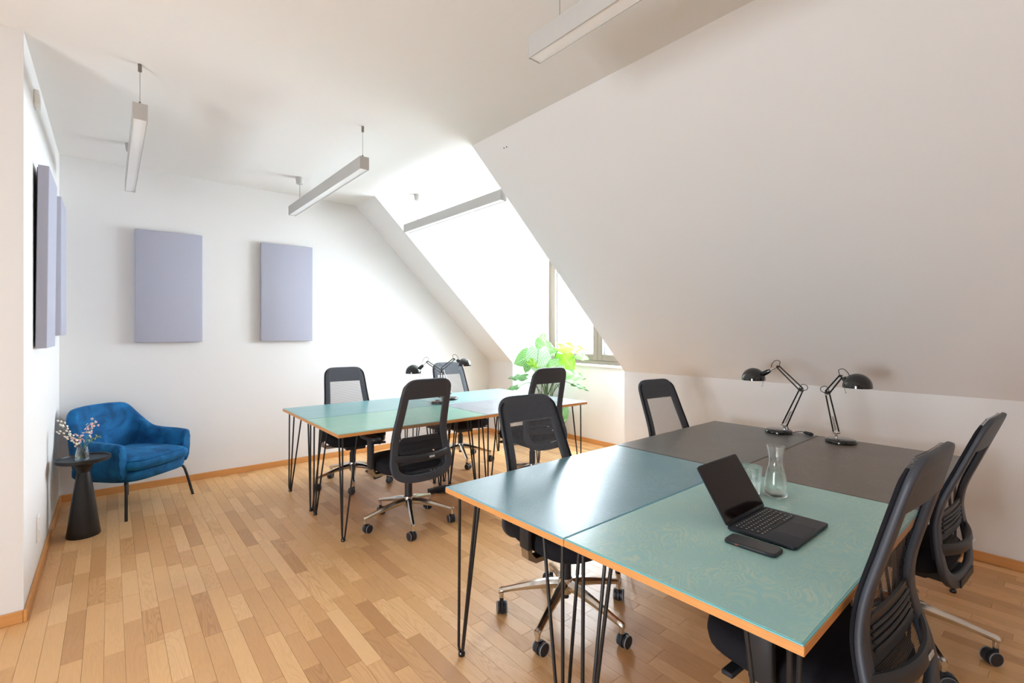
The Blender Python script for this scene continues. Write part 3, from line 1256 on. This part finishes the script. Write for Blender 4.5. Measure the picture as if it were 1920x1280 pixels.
office_chair(1.728, 4.382, 173, 34, 'black mesh office chair facing the viewer behind the pale aqua desk', seed=1)
office_chair(1.684, 3.207, 1.7, 32, 'black mesh office chair seen from behind at the mint-green desk', lift=.015, seed=2, tilt=-4.2)
office_chair(2.925, 4.384, 174, 32, 'black mesh office chair behind the far pair of desk lamps, near the slope', seed=3)
office_chair(2.976, 3.278, -3, 20, 'black mesh office chair seen from behind in front of the green plant', lift=.021, seed=4, tilt=-7)
office_chair(1.719, 1.650, 176, -14, 'black mesh office chair facing the viewer behind the blue desk', seed=5)
office_chair(3.101, 1.769, 174, 10, 'black mesh office chair behind the dark grey desk, against the low wall', lift=-.01, seed=6)
office_chair(1.612, 0.508, -2.5, 48, 'black mesh office chair in the lower right corner, nearest to the viewer', lift=.04, seed=7, tilt=-7.1)
office_chair(2.78, 0.560, -2.8, 0, 'black mesh office chair at the right edge, in front of the brownish desk', lift=.006, seed=8, tilt=-1)


# ================================================================== desk lamps
def desk_lamp(base, direc, pts, label, shade_r=.075, cord=True, post_off=(0, 0)):
    """two-arm spring lamp. pts are (h, z) in the vertical plane through the base along direc"""
    dv = Vector((direc[0], direc[1], 0)).normalized()
    sv = Vector((0, 0, 1)).cross(dv)
    L = thing('desk_lamp', label, 'lamp', base, 0, 'black spring-arm desk lamps')
    def Q(h, z, s=0.0):
        return dv * h + sv * s + Vector((0, 0, z))
    MB().lathe([(0, 0), (.078, 0), (.082, .004), (.082, .014), (.078, .021), (.070, .024), (0, .024)], 40).build('lamp_base', M['gloss_black'], L, 40)
    p0, p1, p2, p3 = pts['post'], pts['elbow'], pts['top'], pts['shade']
    j0 = (p0[0], p0[1])
    st = MB().tube([Q(p0[0], .02), Q(p0[0], p0[1] - .004)], .007, 10)
    st.tube([Q(p0[0], p0[1] - .01, -.012), Q(p0[0], p0[1] - .01, .012)], .006, 8)
    st.build('post', M['chrome'], L, 40)
    def arm(a, b, name, off):
        d = Vector((b[0] - a[0], b[1] - a[1]))
        n = Vector((-d.y, d.x)).normalized() * off
        m = MB()
        for s in (-1, 1):
            m.tube([Q(a[0] + s * n.x, a[1] + s * n.y), Q(b[0] + s * n.x * .7, b[1] + s * n.y * .7)], .0046, 8)
        return m.build(name, M['gloss_black'], L, 40)
    la = arm(j0, p1, 'lower_arm', .015)
    ua = arm(p1, p2, 'upper_arm', .012)
    # tension springs beside the lower arm
    for s in (-1, 1):
        a = Vector((p0[0], p0[1]))
        b = Vector(p1)
        sp = [Q(*(a.lerp(b, .06 + .34 * k / 60)), s * .010) for k in range(61)]
        co = []
        for k, p in enumerate(sp):
            t = k * 2.1
            co.append(p + sv * (.0028 * math.cos(t)) + dv * (.0028 * math.sin(t)))
        MB().tube(co, .0011, 4).build('spring', M['steel'], la, 60)
    MB().tube([Q(p1[0], p1[1], -.016), Q(p1[0], p1[1], .016)], .010, 12).build('elbow_joint', M['gloss_black'], L, 40)
    kn = MB()
    for s in (-1, 1):
        kn.tube([Q(p1[0], p1[1] - .012, s * .014), Q(p1[0], p1[1] - .012, s * .024)], .005, 8)
    kn.tube([Q(p0[0] - .014, p0[1], 0), Q(p0[0] + .02, p0[1] + .004, 0)], .007, 8)
    kn.build('clamp_screw', M['chrome'], L, 40)
    MB().tube([Q(p2[0], p2[1], -.012), Q(p2[0], p2[1], .012)], .008, 10).build('head_joint', M['gloss_black'], L, 40)
    sgn = 1 if p3[0] > p2[0] else -1
    sr = shade_r
    sock_end = (p3[0] - sgn * sr * .80, p3[1] + .045)
    nk = MB().tube([Q(*p2), Q(p2[0] + (sock_end[0] - p2[0]) * .55, p2[1] + (sock_end[1] - p2[1]) * .55)], .0045, 8)
    nk.build('neck', M['chrome'], L, 40)
    a = Vector((p2[0] + (sock_end[0] - p2[0]) * .5, p2[1] + (sock_end[1] - p2[1]) * .5))
    b = Vector(sock_end)
    MB().tube([Q(*a), Q(*a.lerp(b, .3)), Q(*a.lerp(b, 1.25))], [.011, .016, .019], 14).build('lamp_socket', M['gloss_black'], L, 40)
    # hemispherical shade
    pr = []
    for k in range(11):
        t = (PI / 2) * k / 10
        pr.append((sr * math.cos(t) if k < 10 else 0, .012 + sr * .98 * math.sin(t)))
    prof = [(sr - .002, 0), (sr + .0005, 0), (sr + .0005, .012)] + pr[1:] + [(0, .008 + sr * .96)] + [(r * .97, z - .003) for r, z in pr[-2::-1]] + [(sr - .002, 0)]
    sh = MB().lathe(prof, 36, Q(p3[0], p3[1])).build('lamp_shade', M['gloss_black'], L, 50)
    MB().ball(Q(p3[0], p3[1] + .030), .026, 12, 8).build('bulb', M['lamp_diff'], sh, 60)
    MB().tube([Q(p3[0] - sgn * (sr + .003), p3[1] + .02, .01), Q(p3[0] - sgn * (sr - .012), p3[1] - .035, .014)], .0016, 6).ball(
        Q(p3[0] - sgn * (sr - .012), p3[1] - .036, .014), .0035).build('switch_pin', M['chrome'], sh, 40)
    # loose cable loops at the joints
    lp_ = catmull([Q(p2[0] - sgn * .01, p2[1] + .004, .006), Q(p2[0] - sgn * .014, p2[1] + .035, .006), Q(p2[0] + sgn * .012, p2[1] + .042, .004), Q(p2[0] + sgn * .035, p2[1] + .02, .002), Q(p2[0] + sgn * .045, p2[1] - .005, 0)], 6)
    MB().tube(lp_, .0022, 6).build('cable_loop', M['black_plastic'], L, 60)
    lp_ = catmull([Q(p1[0] + sgn * .01, p1[1] + .006, .01), Q(p1[0] - sgn * .01, p1[1] + .035, .012), Q(p1[0] - sgn * .038, p1[1] + .026, .012), Q(p1[0] - sgn * .036, p1[1] + .004, .01), Q(p1[0] - sgn * .008, p1[1] - .008, .008)], 6)
    MB().tube(lp_, .0022, 6).build('cable_loop', M['black_plastic'], L, 60)
    return L


bA = (3.435, 1.332, DH)
desk_lamp(bA, (0, 1), {'post': (1.297 - 1.332, .055), 'elbow': (1.195 - 1.332, .300), 'top': (1.337 - 1.332, .440), 'shade': (1.497 - 1.332, .338)},
          'black desk lamp on the dark grey desk, its shade turned left')
bB = (3.41, .968, DH)
desk_lamp(bB, (0, -1), {'post': (.968 - .992, .056), 'elbow': (.968 - 1.041, .298), 'top': (.968 - .967, .405), 'shade': (.968 - .884, .340)},
          'black desk lamp on the brownish desk, its shade turned right', .075)
# cord with rocker switch lying behind lamp A
cd = thing('lamp_cord', 'black lamp cord with a switch on the dark grey desk', 'cord', (3.46, 1.275, DH), 0)
pts = catmull([(0, .015, .045), (.004, -.005, .006), (.02, -.03, .012), (.03, -.06, .018), (.035, -.075, .014)], 6)
MB().tube(pts, .0026, 6).build('cable', M['black_plastic'], cd, 60)
MB().tube([(.034, -.072, .015), (.036, -.082, .013), (.04, -.118, .009), (.041, -.128, .007)], [.005, .010, .010, .005], 8).build('rocker_switch', M['black_plastic'], cd, 50)

# far pair of lamps: their arms cross in the picture
vd = Vector((CY, -SY, 0))       # roughly along the picture plane
b1 = Vector((2.392, 3.932, DH))
desk_lamp(tuple(b1), (-CY, SY), {'post': (-.005, .056), 'elbow': (-.018, .296), 'top': (.122, .392), 'shade': (.252, .282)},
          'far desk lamp with its round shade turned left toward the back wall', .072)
b2 = Vector((2.60, 4.09, DH))
desk_lamp(tuple(b2), (CY, -SY), {'post': (0, .056), 'elbow': (-.075, .305), 'top': (.045, .405), 'shade': (.148, .335)},
          'far desk lamp with its round shade turned right toward the slope', .066)

# ================================================================== laptop, phone, carafe, glass
lap = thing('laptop', 'open dark laptop on the green desk', 'laptop', (1.748, .680, DH + .0015), 0)
bm_ = MB()
hw, hd = .147, .107
bm_.loft([superellipse(hw - .003, hd - .003, .002, 120, 26), superellipse(hw, hd, .005, 120, 26), superellipse(hw, hd, .012, 120, 26), superellipse(hw - .001, hd - .001, .013, 120, 26)])
lbase = bm_.build('laptop_base', M['laptop'], lap, 40)
ft = MB()
for sx in (-1, 1):
    for sy in (-1, 1):
        ft.lathe([(0, 0), (.006, 0), (.006, .0025)], 10, (sx * .12, sy * .085, 0))
ft.build('rubber_foot', M['black_plastic'], lbase, 40)
ks, lg = MB(), MB()
rows = [(.085, 14, .009), (.070, 14, .0145), (.053, 14, .0145), (.036, 13, .0145), (.019, 12, .0145), (.002, 9, .0145)]
for y, n, h in rows:
    x0, x1 = -.127, .127
    wds = [1.0] * n
    if n == 12:
        wds[0] = wds[-1] = 1.9
    if n == 13:
        wds[0] = wds[-1] = 1.5
    if n == 9:
        wds = [1, 1, 1, 1.25, 5.0, 1.25, 1, 1, 1]
    tot = sum(wds)
    x = x0
    for w_ in wds:
        ww = (x1 - x0) * w_ / tot
        ks.box((x + .001, y - h / 2, .0128), (x + ww - .001, y + h / 2, .0140))
        if w_ < 4:
            lg.box((x + ww / 2 - .0022, y - .0022, .0139), (x + ww / 2 + .0022, y + .0026, .01405))
        x += ww
kb = ks.build('keyboard', M['key'], lbase)
tag(kb, kind='stuff')
tag(lg.build('key_print', M['legend'], lbase), kind='stuff')
MB().rbox((-.063, -.097, .0125), (.063, -.018, .0133), .0003, 1).build('trackpad', M['laptop'], lbase)
lid = thing('lid', None, None)
lid_m = MB()
tl = R(32)
def lidring(s, off):
    out = []
    for p in superellipse(hw - s, .1045 - s, 0, 120, 26):
        q = Vector((p[0], 0, p[1] + .1045))
        q.y += off
        out.append((q.x, hd - .004 + q.y * math.cos(tl) + q.z * math.sin(tl), .014 + q.z * math.cos(tl) - q.y * math.sin(tl)))
    return out
bpy.data.objects.remove(lid)
lid_m.loft([lidring(.001, 0), lidring(0, .001), lidring(0, .005), lidring(.003, .007)])
lid = lid_m.build('lid', M['laptop'], lap, 40)
sc_m = MB()
def lidpt(x, z, off):
    return (x, hd - .004 + off * math.cos(tl) + z * math.sin(tl), .014 + z * math.cos(tl) - off * math.sin(tl))
sc_m.add([lidpt(-hw + .004, .012, -.0004), lidpt(hw - .004, .012, -.0004), lidpt(hw - .004, .204, -.0004), lidpt(-hw + .004, .204, -.0004)], [(0, 1, 2, 3)])
sc_m.build('display', M['screen'], lid)

ph = thing('smartphone', 'black smartphone lying on the green desk beside the laptop', 'phone', (1.538, .672, DH + .0015), R(1.5))
MB().loft([superellipse(.034, .076, .0, 40, 7), superellipse(.0365, .0785, .003, 40, 7), superellipse(.0365, .0785, .009, 40, 7), superellipse(.034, .076, .0115, 40, 7)]).build('phone_case', M['black_plastic'], ph, 45)
MB().loft([superellipse(.0325, .0745, .0113, 40, 7), superellipse(.0325, .0745, .0119, 40, 7)]).build('display', M['phone'], ph, 45)
MB().rbox((-.0375, .030, .004), (-.036, .040, .008), .0006, 1).build('side_button', M['copper'], ph)

cx_, cy_ = 2.098, .826
ca = thing('carafe', 'clear glass carafe half full of water on the green desk', 'carafe', (cx_, cy_, DH + .0015), 0)
outer = [(.0, 0), (.040, 0), (.0435, .004), (.044, .015), (.042, .05), (.036, .09), (.027, .122), (.0245, .138), (.026, .158), (.031, .188), (.034, .203)]
inner = [(.0325, .203), (.0295, .188), (.0245, .158), (.023, .138), (.0255, .122), (.0345, .09), (.0405, .05), (.042, .017), (.039, .012), (0, .012)]
MB().lathe(outer + inner, 40).build('glass_body', M['glass'], ca, 60)
MB().lathe([(0, .0125), (.0385, .0125), (.0415, .017), (.040, .05), (.0348, .086), (.0315, .1), (0, .1)], 36).build('water', M['water'], ca, 60)
gx, gy = 2.040, .902
gl = thing('drinking_glass', 'clear water glass between the laptop screen and the carafe', 'glass', (gx, gy, DH + .0015), 0)
n_f = 40
def facet(r, z):
    return [(r * math.cos(2 * PI * k / n_f), r * math.sin(2 * PI * k / n_f), z) for k in range(n_f)]
MB().lathe([(0, 0), (.033, 0), (.035, .003), (.039, .05), (.046, .112), (.0455, .114), (.0445, .112), (.0375, .05), (.0335, .012), (0, .010)], 40).build('glass_body', M['glass'], gl, 60)
MB().lathe([(0, .0105), (.033, .0125), (.037, .05), (.0375, .056), (0, .056)], 36).build('water', M['water'], gl, 60)

# ================================================================== armchair
ac = thing('armchair', 'blue velvet armchair with thin black legs in the back corner', 'armchair', (.116, 5.006, 0), R(-138.4))
half = [(.325, .275), (.330, .15), (.326, .02), (.312, -.10), (.276, -.20), (.222, -.258), (.13, -.280), (.05, -.285)]
tops = [.560, .572, .578, .600, .695, .790, .808, .812]
path = [(x, y, t) for (x, y), t in zip(half, tops)] + [(-x, y, t) for (x, y), t in zip(half[::-1], tops[::-1])]
pp = catmull(path, 3)
rings = []
n = len(pp)
for i, p in enumerate(pp):
    a = pp[min(i + 1, n - 1)] - pp[max(i - 1, 0)]
    tv = Vector((a.x, a.y, 0)).normalized()
    outv = Vector((tv.y, -tv.x, 0))
    if outv.dot(Vector((p.x, p.y, 0))) < 0:
        outv = -outv
    zt = p.z
    zb_ = .285
    backness = max(0, min(1, (-p.y - .02) / .25))
    lean = outv * (.035 + .02 * backness)
    th = .036
    c0 = Vector((p.x, p.y, 0)) - outv * .045
    sec = []
    def S(off, z):
        f = (z - zb_) / (.82 - zb_)
        return c0 + lean * f + outv * off + Vector((0, 0, z))
    hgt = zt - zb_
    sec = [S(-.02, zb_ + .005), S(.02, zb_), S(.040, zb_ + .03), S(.043, zb_ + hgt * .45), S(.041, zt - .03), S(.028, zt - .004), S(.0, zt),
           S(-.026, zt - .006), S(-.040, zt - .035), S(-.046, zb_ + hgt * .45), S(-.044, zb_ + .06)]
    rings.append(sec)
shell = MB().loft(rings).build('backrest_shell', M['velvet'], ac, 60)
sb = shell.modifiers.new('subdivision', 'SUBSURF')
sb.levels = sb.render_levels = 1
sr_ = [superellipse(.24, .25, .262, 32, 4, .03), superellipse(.285, .29, .268, 32, 4, .025), superellipse(.30, .303, .29, 32, 4, .02), superellipse(.30, .303, .335, 32, 4, .02), superellipse(.285, .29, .348, 32, 4, .02)]
MB().loft(sr_).build('seat_base', M['velvet'], ac, 60)
cr_ = [superellipse(.255, .27, .348, 40, 4.5, .055), superellipse(.282, .295, .356, 40, 4.5, .05), superellipse(.292, .306, .378, 40, 4.5, .05), superellipse(.291, .304, .405, 40, 4.5, .05),
       superellipse(.276, .288, .428, 40, 4.2, .05), superellipse(.22, .23, .446, 40, 3.8, .05), superellipse(.12, .12, .455, 40, 3, .05), superellipse(.03, .03, .457, 40, 2, .05)]
cush = MB().loft(cr_).build('seat_cushion', M['velvet'], ac, 60)
pts = [(p[0] * 1.003, (p[1] - .05) * 1.003 + .05, .425) for p in superellipse(.279, .291, 0, 60, 4.3, .05)]
MB().tube(pts, .0035, 6, closed=True).build('piping', M['velvet'], cush, 60)
for sx, sy in ((1, 1), (-1, 1), (1, -1), (-1, -1)):
    tp = catmull([(sx * (.20 if sy > 0 else .14), sy * .20 + .01, .262), (sx * (.245 if sy > 0 else .175), sy * .225 + .01, .258), (sx * (.268 if sy > 0 else .185), sy * (.255 if sy > 0 else .23) + .01, .23), (sx * (.305 if sy > 0 else .20), sy * (.295 if sy > 0 else .24) + .01, .012), (sx * (.307 if sy > 0 else .20), sy * (.297 if sy > 0 else .24) + .01, 0)], 4)
    MB().tube(tp, .0105, 10).build('leg', M['black_metal'], ac, 50)

# ================================================================== side table with vase and flowers
tx, ty = -.142, 4.455
sd = thing('side_table', 'small black round side table with a conical foot in the left corner', 'table', (tx, ty, 0), 0)
MB().lathe([(0, 0), (.092, 0), (.094, .006), (.088, .04), (.060, .27), (.038, .425), (.036, .435), (0, .435)], 48).build('conical_foot', M['black_wood'], sd, 40)
MB().lathe([(0, .43), (.034, .43), (.038, .45), (.058, .49), (.075, .508), (0, .512)], 40).build('collar', M['black_wood'], sd, 40)
MB().lathe([(0, .508), (.140, .510), (.147, .516), (.148, .536), (.145, .538), (.141, .536), (.139, .526), (0, .524)], 56).build('tray_top', M['black_wood'], sd, 40)
TZ = .524
vx, vy = -.148, 4.44
va = thing('flower_vase', 'small clear glass vase on the black side table', 'vase', (vx, vy, TZ), 0)
MB().lathe([(0, 0), (.036, 0), (.039, .004), (.038, .03), (.033, .062), (.028, .08), (.030, .088), (.0285, .088), (.0265, .08), (.031, .062), (.0355, .03), (.036, .008), (0, .006)], 32).build('glass_body', M['glass'], va, 60)
MB().lathe([(0, .0065), (.0355, .0085), (.0352, .03), (.0325, .05), (0, .05)], 28).build('water', M['water'], va, 60)
# directions: picture-right and up
pr_ = Vector((CY, -SY, 0))
pf_ = Vector((SY, CY, 0))


def stem_pts(tip, bow=.02):
    a = Vector((vx, vy, TZ + .008)) - pr_ * tip[0] * .12
    m_ = Vector((vx, vy, TZ + .086)) + pr_ * max(-.018, min(.018, tip[0] * .16)) + pf_ * max(-.016, min(.016, tip[2] * .2))
    t = Vector((vx, vy, TZ)) + pr_ * tip[0] + pf_ * tip[2] + Vector((0, 0, tip[1]))
    mid = m_.lerp(t, .5) + Vector((0, 0, bow))
    return catmull([a, m_, mid, t], 8)


def twig(tip, label, bow):
    base = Vector((vx, vy, TZ))
    s = thing('willow_twig', label, 'flower', tuple(base), 0, 'pussy willow twigs in the vase')
    P = [p - base for p in stem_pts(tip, bow)]
    MB().tube(P, [.0024 - .0012 * i / len(P) for i in range(len(P))], 6).build('stem', M['twig'], s, 60)
    rr = random.Random(int(abs(tip[0]) * 1000))
    k = 10
    while k < len(P) - 1:
        t = (P[k + 1] - P[k - 1]).normalized()
        side = (pr_ * rr.uniform(-1, 1) + Vector((0, 0, rr.uniform(-1, 1))) + pf_ * rr.uniform(-1, 1)).normalized()
        for q in (1, -1):
            c = P[k] + t * .0065 * q + side * q * .0085
            ring = MB().ball((0, 0, 0), .0068, 8, 6, (.8, .8, 1.15))
            rot = t.to_track_quat('Z', 'Y').to_matrix()
            ring.v = [tuple(rot @ Vector(v) + c) for v in ring.v]
            ring.build('catkin', M['catkin'], s, 80)
        k += 2
    return s


twig((-.200, .270, .02), 'willow twig with cream catkins leaning farthest left over the table', .015)
twig((-.120, .290, -.03), 'willow twig with cream catkins rising in front of the armchair back', -.005)
twig((-.135, .215, -.05), 'short willow twig with cream catkins low on the left of the vase', .010)


def blossom_stem(tip, label, spread, cnt, bow):
    base = Vector((vx, vy, TZ))
    s = thing('blossom_stem', label, 'flower', tuple(base), 0, 'pink blossom stems in the vase')
    P = [p - base for p in stem_pts(tip, bow)]
    st = MB().tube(P, .0015, 6)
    rr = random.Random(cnt)
    bl = []
    for k in range(cnt):
        a = P[-1 - rr.randint(0, 6)]
        c = a + pr_ * rr.uniform(-spread, spread) + pf_ * rr.uniform(-spread, spread) + Vector((0, 0, rr.uniform(-spread * .7, spread * .8)))
        st.tube([a, c], .0007, 4)
        bl.append(c)
    st.build('stem', M['petiole'], s, 60)
    for c in bl:
        f = MB()
        ax = Vector((rr.uniform(-1, 1), rr.uniform(-1, 1), rr.uniform(-.2, 1))).normalized()
        rot = ax.to_track_quat('Z', 'Y').to_matrix()
        for j in range(5):
            an = 2 * PI * j / 5
            pet = MB().ball((0, 0, 0), .0048, 6, 4, (1, .7, .35))
            rz_ = Matrix.Rotation(an, 3, 'Z')
            f.add([tuple(rot @ (rz_ @ (Vector(v) + Vector((.005, 0, .001)))) + c) for v in pet.v], pet.f)
        f.build('blossom', M['blossom'], s, 80)
    return s


blossom_stem((.080, .262, .01), 'pink blossom stem at the upper right of the vase', .03, 16, .01)
blossom_stem((-.012, .165, -.02), 'pink blossom cluster just above the middle of the vase', .032, 18, 0)
blossom_stem((.032, .215, .02), 'pink blossom stem reaching up behind the others', .03, 12, .0)
sp = thing('green_sprig', 'leafy yellow-green sprig leaning right out of the vase', 'flower', (vx, vy, TZ), 0)
P = [p - Vector((vx, vy, TZ)) for p in stem_pts((.125, .165, .0), .015)]
MB().tube(P, .0015, 6).build('stem', M['green_sprig'], sp, 60)
rr = random.Random(3)
for k in range(14):
    c = P[rr.randint(13, len(P) - 1)]
    lf = MB().ball((.011, 0, 0), .011, 6, 4, (1, .45, .12))
    rot = Matrix.Rotation(rr.uniform(0, 2 * PI), 3, 'Z') @ Matrix.Rotation(rr.uniform(-.9, .9), 3, 'Y')
    lf.v = [tuple(rot @ Vector(v) + c) for v in lf.v]
    lf.build('leaf', M['green_sprig'], sp, 80)

# ================================================================== plant in the dormer
px_, py_ = 4.36, 4.53
pl = thing('planter', 'white square planter on the floor of the dormer', 'planter', (px_, py_, 0), 0)
po_ = MB()
def sq(s, z):
    return superellipse(s, s, z, 40, 14)
po_.loft([sq(.165, 0), sq(.168, .004), sq(.195, .50), sq(.195, .52), sq(.183, .52), sq(.180, .46)], True, False)
po_.build('planter_body', M['white_plastic'], pl, 40)
MB().loft([sq(.181, .455), sq(.181, .47)]).build('soil', M['soil'], pl, 40)

plant = thing('potted_plant', 'large-leaved green plant growing in front of the dormer window', 'plant', (px_, py_, .47), 0)


def leaf_mesh(L, Wd, curl, fold, seed):
    rr = random.Random(seed)
    nu, nv = 14, 10
    vs, uvs, fs = [], [], []
    for i in range(nu + 1):
        u = i / nu
        # heart outline: lobes behind the stalk
        wv = Wd * (math.sin(PI * min(1, (u * .93 + .07)) ** .72)) ** .8 * (1 - .25 * u)
        wv = max(wv, .002)
        for k in range(-nv // 2, nv // 2 + 1):
            v = k / (nv / 2)
            back = -0.22 * L * max(0, 1 - u * 3.2) * (abs(v) ** 1.4)
            x = u * L + back
            y = v * wv / 2
            ripple = .012 * L / .25 * math.sin(u * 16 + abs(v) * 4 + seed) * abs(v)
            z = -curl * (u ** 1.8) * L - fold * abs(v) ** 1.5 * wv * .5 + ripple
            vs.append((x, y, z))
            uvs.append((u, v, 0))
    m_ = nv + 1
    for i in range(nu):
        for k in range(nv):
            a = i * m_ + k
            fs.append((a, a + 1, a + m_ + 1, a + m_))
    me = bpy.data.meshes.new('leaf')
    me.from_pydata(vs, [], fs)
    at = me.attributes.new('leafuv', 'FLOAT_VECTOR', 'POINT')
    at.data.foreach_set('vector', [c for q in uvs for c in q])
    me.shade_smooth()
    return me


def atd(u, v, d):
    a, b = (u - 960) / 903.24, -(v - 622.77) / 903.24
    return Vector((d * (SY + a * CY), d * (CY - a * SY), 1.4 + d * b))


right = Vector((CY, -SY, 0))
upv = Vector((0, 0, 1))
toward = Vector((-SY, -CY, 0))
# (centre u, v, depth, length m, width m, direction in picture deg, tilt towards viewer, material)
leaves = [
    (984, 672, 5.95, .20, .20, 205, .75, 'leafA'), (1008, 674, 5.80, .23, .23, 265, .8, 'leafC'), (1024, 651, 6.00, .20, .17, 340, .65, 'leafA'),
    (1016, 637, 6.10, .15, .13, 75, .7, 'leafA'), (1071, 650, 5.95, .25, .16, 355, .45, 'leafB'), (1064, 677, 6.02, .21, .19, 300, .7, 'leafB'),
    (1033, 689, 5.85, .20, .17, 215, .6, 'leafA'), (1000, 682, 5.75, .11, .08, 320, .7, 'leafB'), (989, 686, 5.98, .13, .10, 255, .6, 'leafA'),
    (972, 706, 5.82, .16, .12, 185, .35, 'leafD'), (961, 727, 5.70, .11, .07, 220, .4, 'leafD'), (1076, 702, 5.85, .20, .15, 340, .45, 'leafA'),
    (1088, 724, 5.80, .15, .06, 300, .3, 'leafD'), (1055, 780, 5.95, .20, .11, 262, .6, 'leafA'), (1048, 662, 6.1, .12, .10, 80, .6, 'leafC'),
    (1060, 695, 6.05, .16, .14, 330, .5, 'leafC'), (1020, 662, 6.12, .18, .16, 150, .6, 'leafC'), (1092, 668, 6.0, .12, .10, 330, .5, 'leafA'),
]
stalk0 = Vector((px_, py_, .46))
for k, (u, v, d, L, Wd, ang, tilt, mt) in enumerate(leaves):
    c = atd(u, v, d)
    dirp = (right * math.cos(R(ang)) + upv * math.sin(R(ang)))
    nrm = (toward * tilt + upv * (1 - tilt)).normalized()
    dirp = (dirp - nrm * dirp.dot(nrm)).normalized()
    side = nrm.cross(dirp)
    L, Wd = L * 1.3, Wd * 1.35
    me = leaf_mesh(L, Wd, .12, .10, k)
    me.materials.append(M[mt])
    o = link('leaf', me, None, plant)
    rot = Matrix((dirp, side, nrm)).transposed()
    org = c - dirp * L * .42
    o.matrix_world = Matrix.Translation(org) @ rot.to_4x4()
    o.parent = plant
    o.matrix_parent_inverse = Matrix.Translation(-Vector((px_, py_, .47)))
    # stalk
    b0 = stalk0 + Vector((.05 * math.cos(k * 2.4), .05 * math.sin(k * 2.4), 0)) - Vector((px_, py_, .47))
    e0 = org - Vector((px_, py_, .47))
    mid = b0.lerp(e0, .55) + Vector((0, 0, .14 if e0.z > .2 else .28))
    MB().tube(catmull([b0, mid, e0], 8), .0055, 6).build('leaf_stalk', M['petiole'], plant, 60)

# ================================================================== cables under the far desks
cb = thing('cable_coil', 'black power cables coiled on the floor under the far desks', 'cable', (2.28, 3.66, 0), 0)
rr = random.Random(8)
for q in range(3):
    pts = []
    for k in range(26):
        a = k * .55 + q
        r_ = .05 + .02 * q + .012 * math.sin(k * 1.7 + q)
        pts.append((r_ * math.cos(a) * 1.3, r_ * math.sin(a), .006 + .004 * q + .003 * math.sin(k * 1.1)))
    MB().tube(catmull(pts, 3), .0035, 6).build('cable', M['black_plastic'], cb, 60)
dp = catmull([(.05, .03, .01), (.07, .06, .10), (.05, .12, .40), (.04, .15, .695)], 6)
MB().tube(dp, .0035, 6).build('cable', M['black_plastic'], cb, 60)
MB().rbox((-.16, -.02, 0), (.02, .035, .04), .006, 2).build('power_strip', M['black_plastic'], cb, 40)

# ================================================================== house across the street
fx = 21.0
hs = thing('house', 'pale town house across the street, seen through the dormer window', 'building', (fx, 19.0, -12), 0)
MB().box((0, -7, 0), (8, 7, 14.2)).build('facade_wall', M['facade'], hs)
MB().box((-.45, -7.2, 14.2), (8, 7.2, 14.55)).build('cornice', M['facade_trim'], hs)
MB().box((-.2, -7, 12.55), (0, 7, 12.75)).build('string_course', M['facade_trim'], hs)
MB().prism([(0, 14.55), (8, 14.55), (6, 16.6), (2.4, 16.6)], 1, -7, 7).build('roof', M['roof'], hs)
for k in range(-4, 5):
    wy = k * 1.5 + .4
    for zc_, hh in ((13.35, .55), (10.9, 1.7), (7.2, 1.9)):
        sur = MB()
        sur.box((-.10, wy - .52, zc_ - hh / 2 - .12), (.02, wy - .40, zc_ + hh / 2 + .12))
        sur.box((-.10, wy + .40, zc_ - hh / 2 - .12), (.02, wy + .52, zc_ + hh / 2 + .12))
        sur.box((-.14, wy - .58, zc_ + hh / 2 + .0), (.02, wy + .58, zc_ + hh / 2 + .16))
        sur.box((-.16, wy - .58, zc_ - hh / 2 - .16), (.02, wy + .58, zc_ - hh / 2))
        w_ = sur.build('window', M['facade_trim'], hs)
        MB().box((-.012, wy - .40, zc_ - hh / 2), (.004, wy + .40, zc_ + hh / 2)).build('window_pane', M['facade_win'], w_)
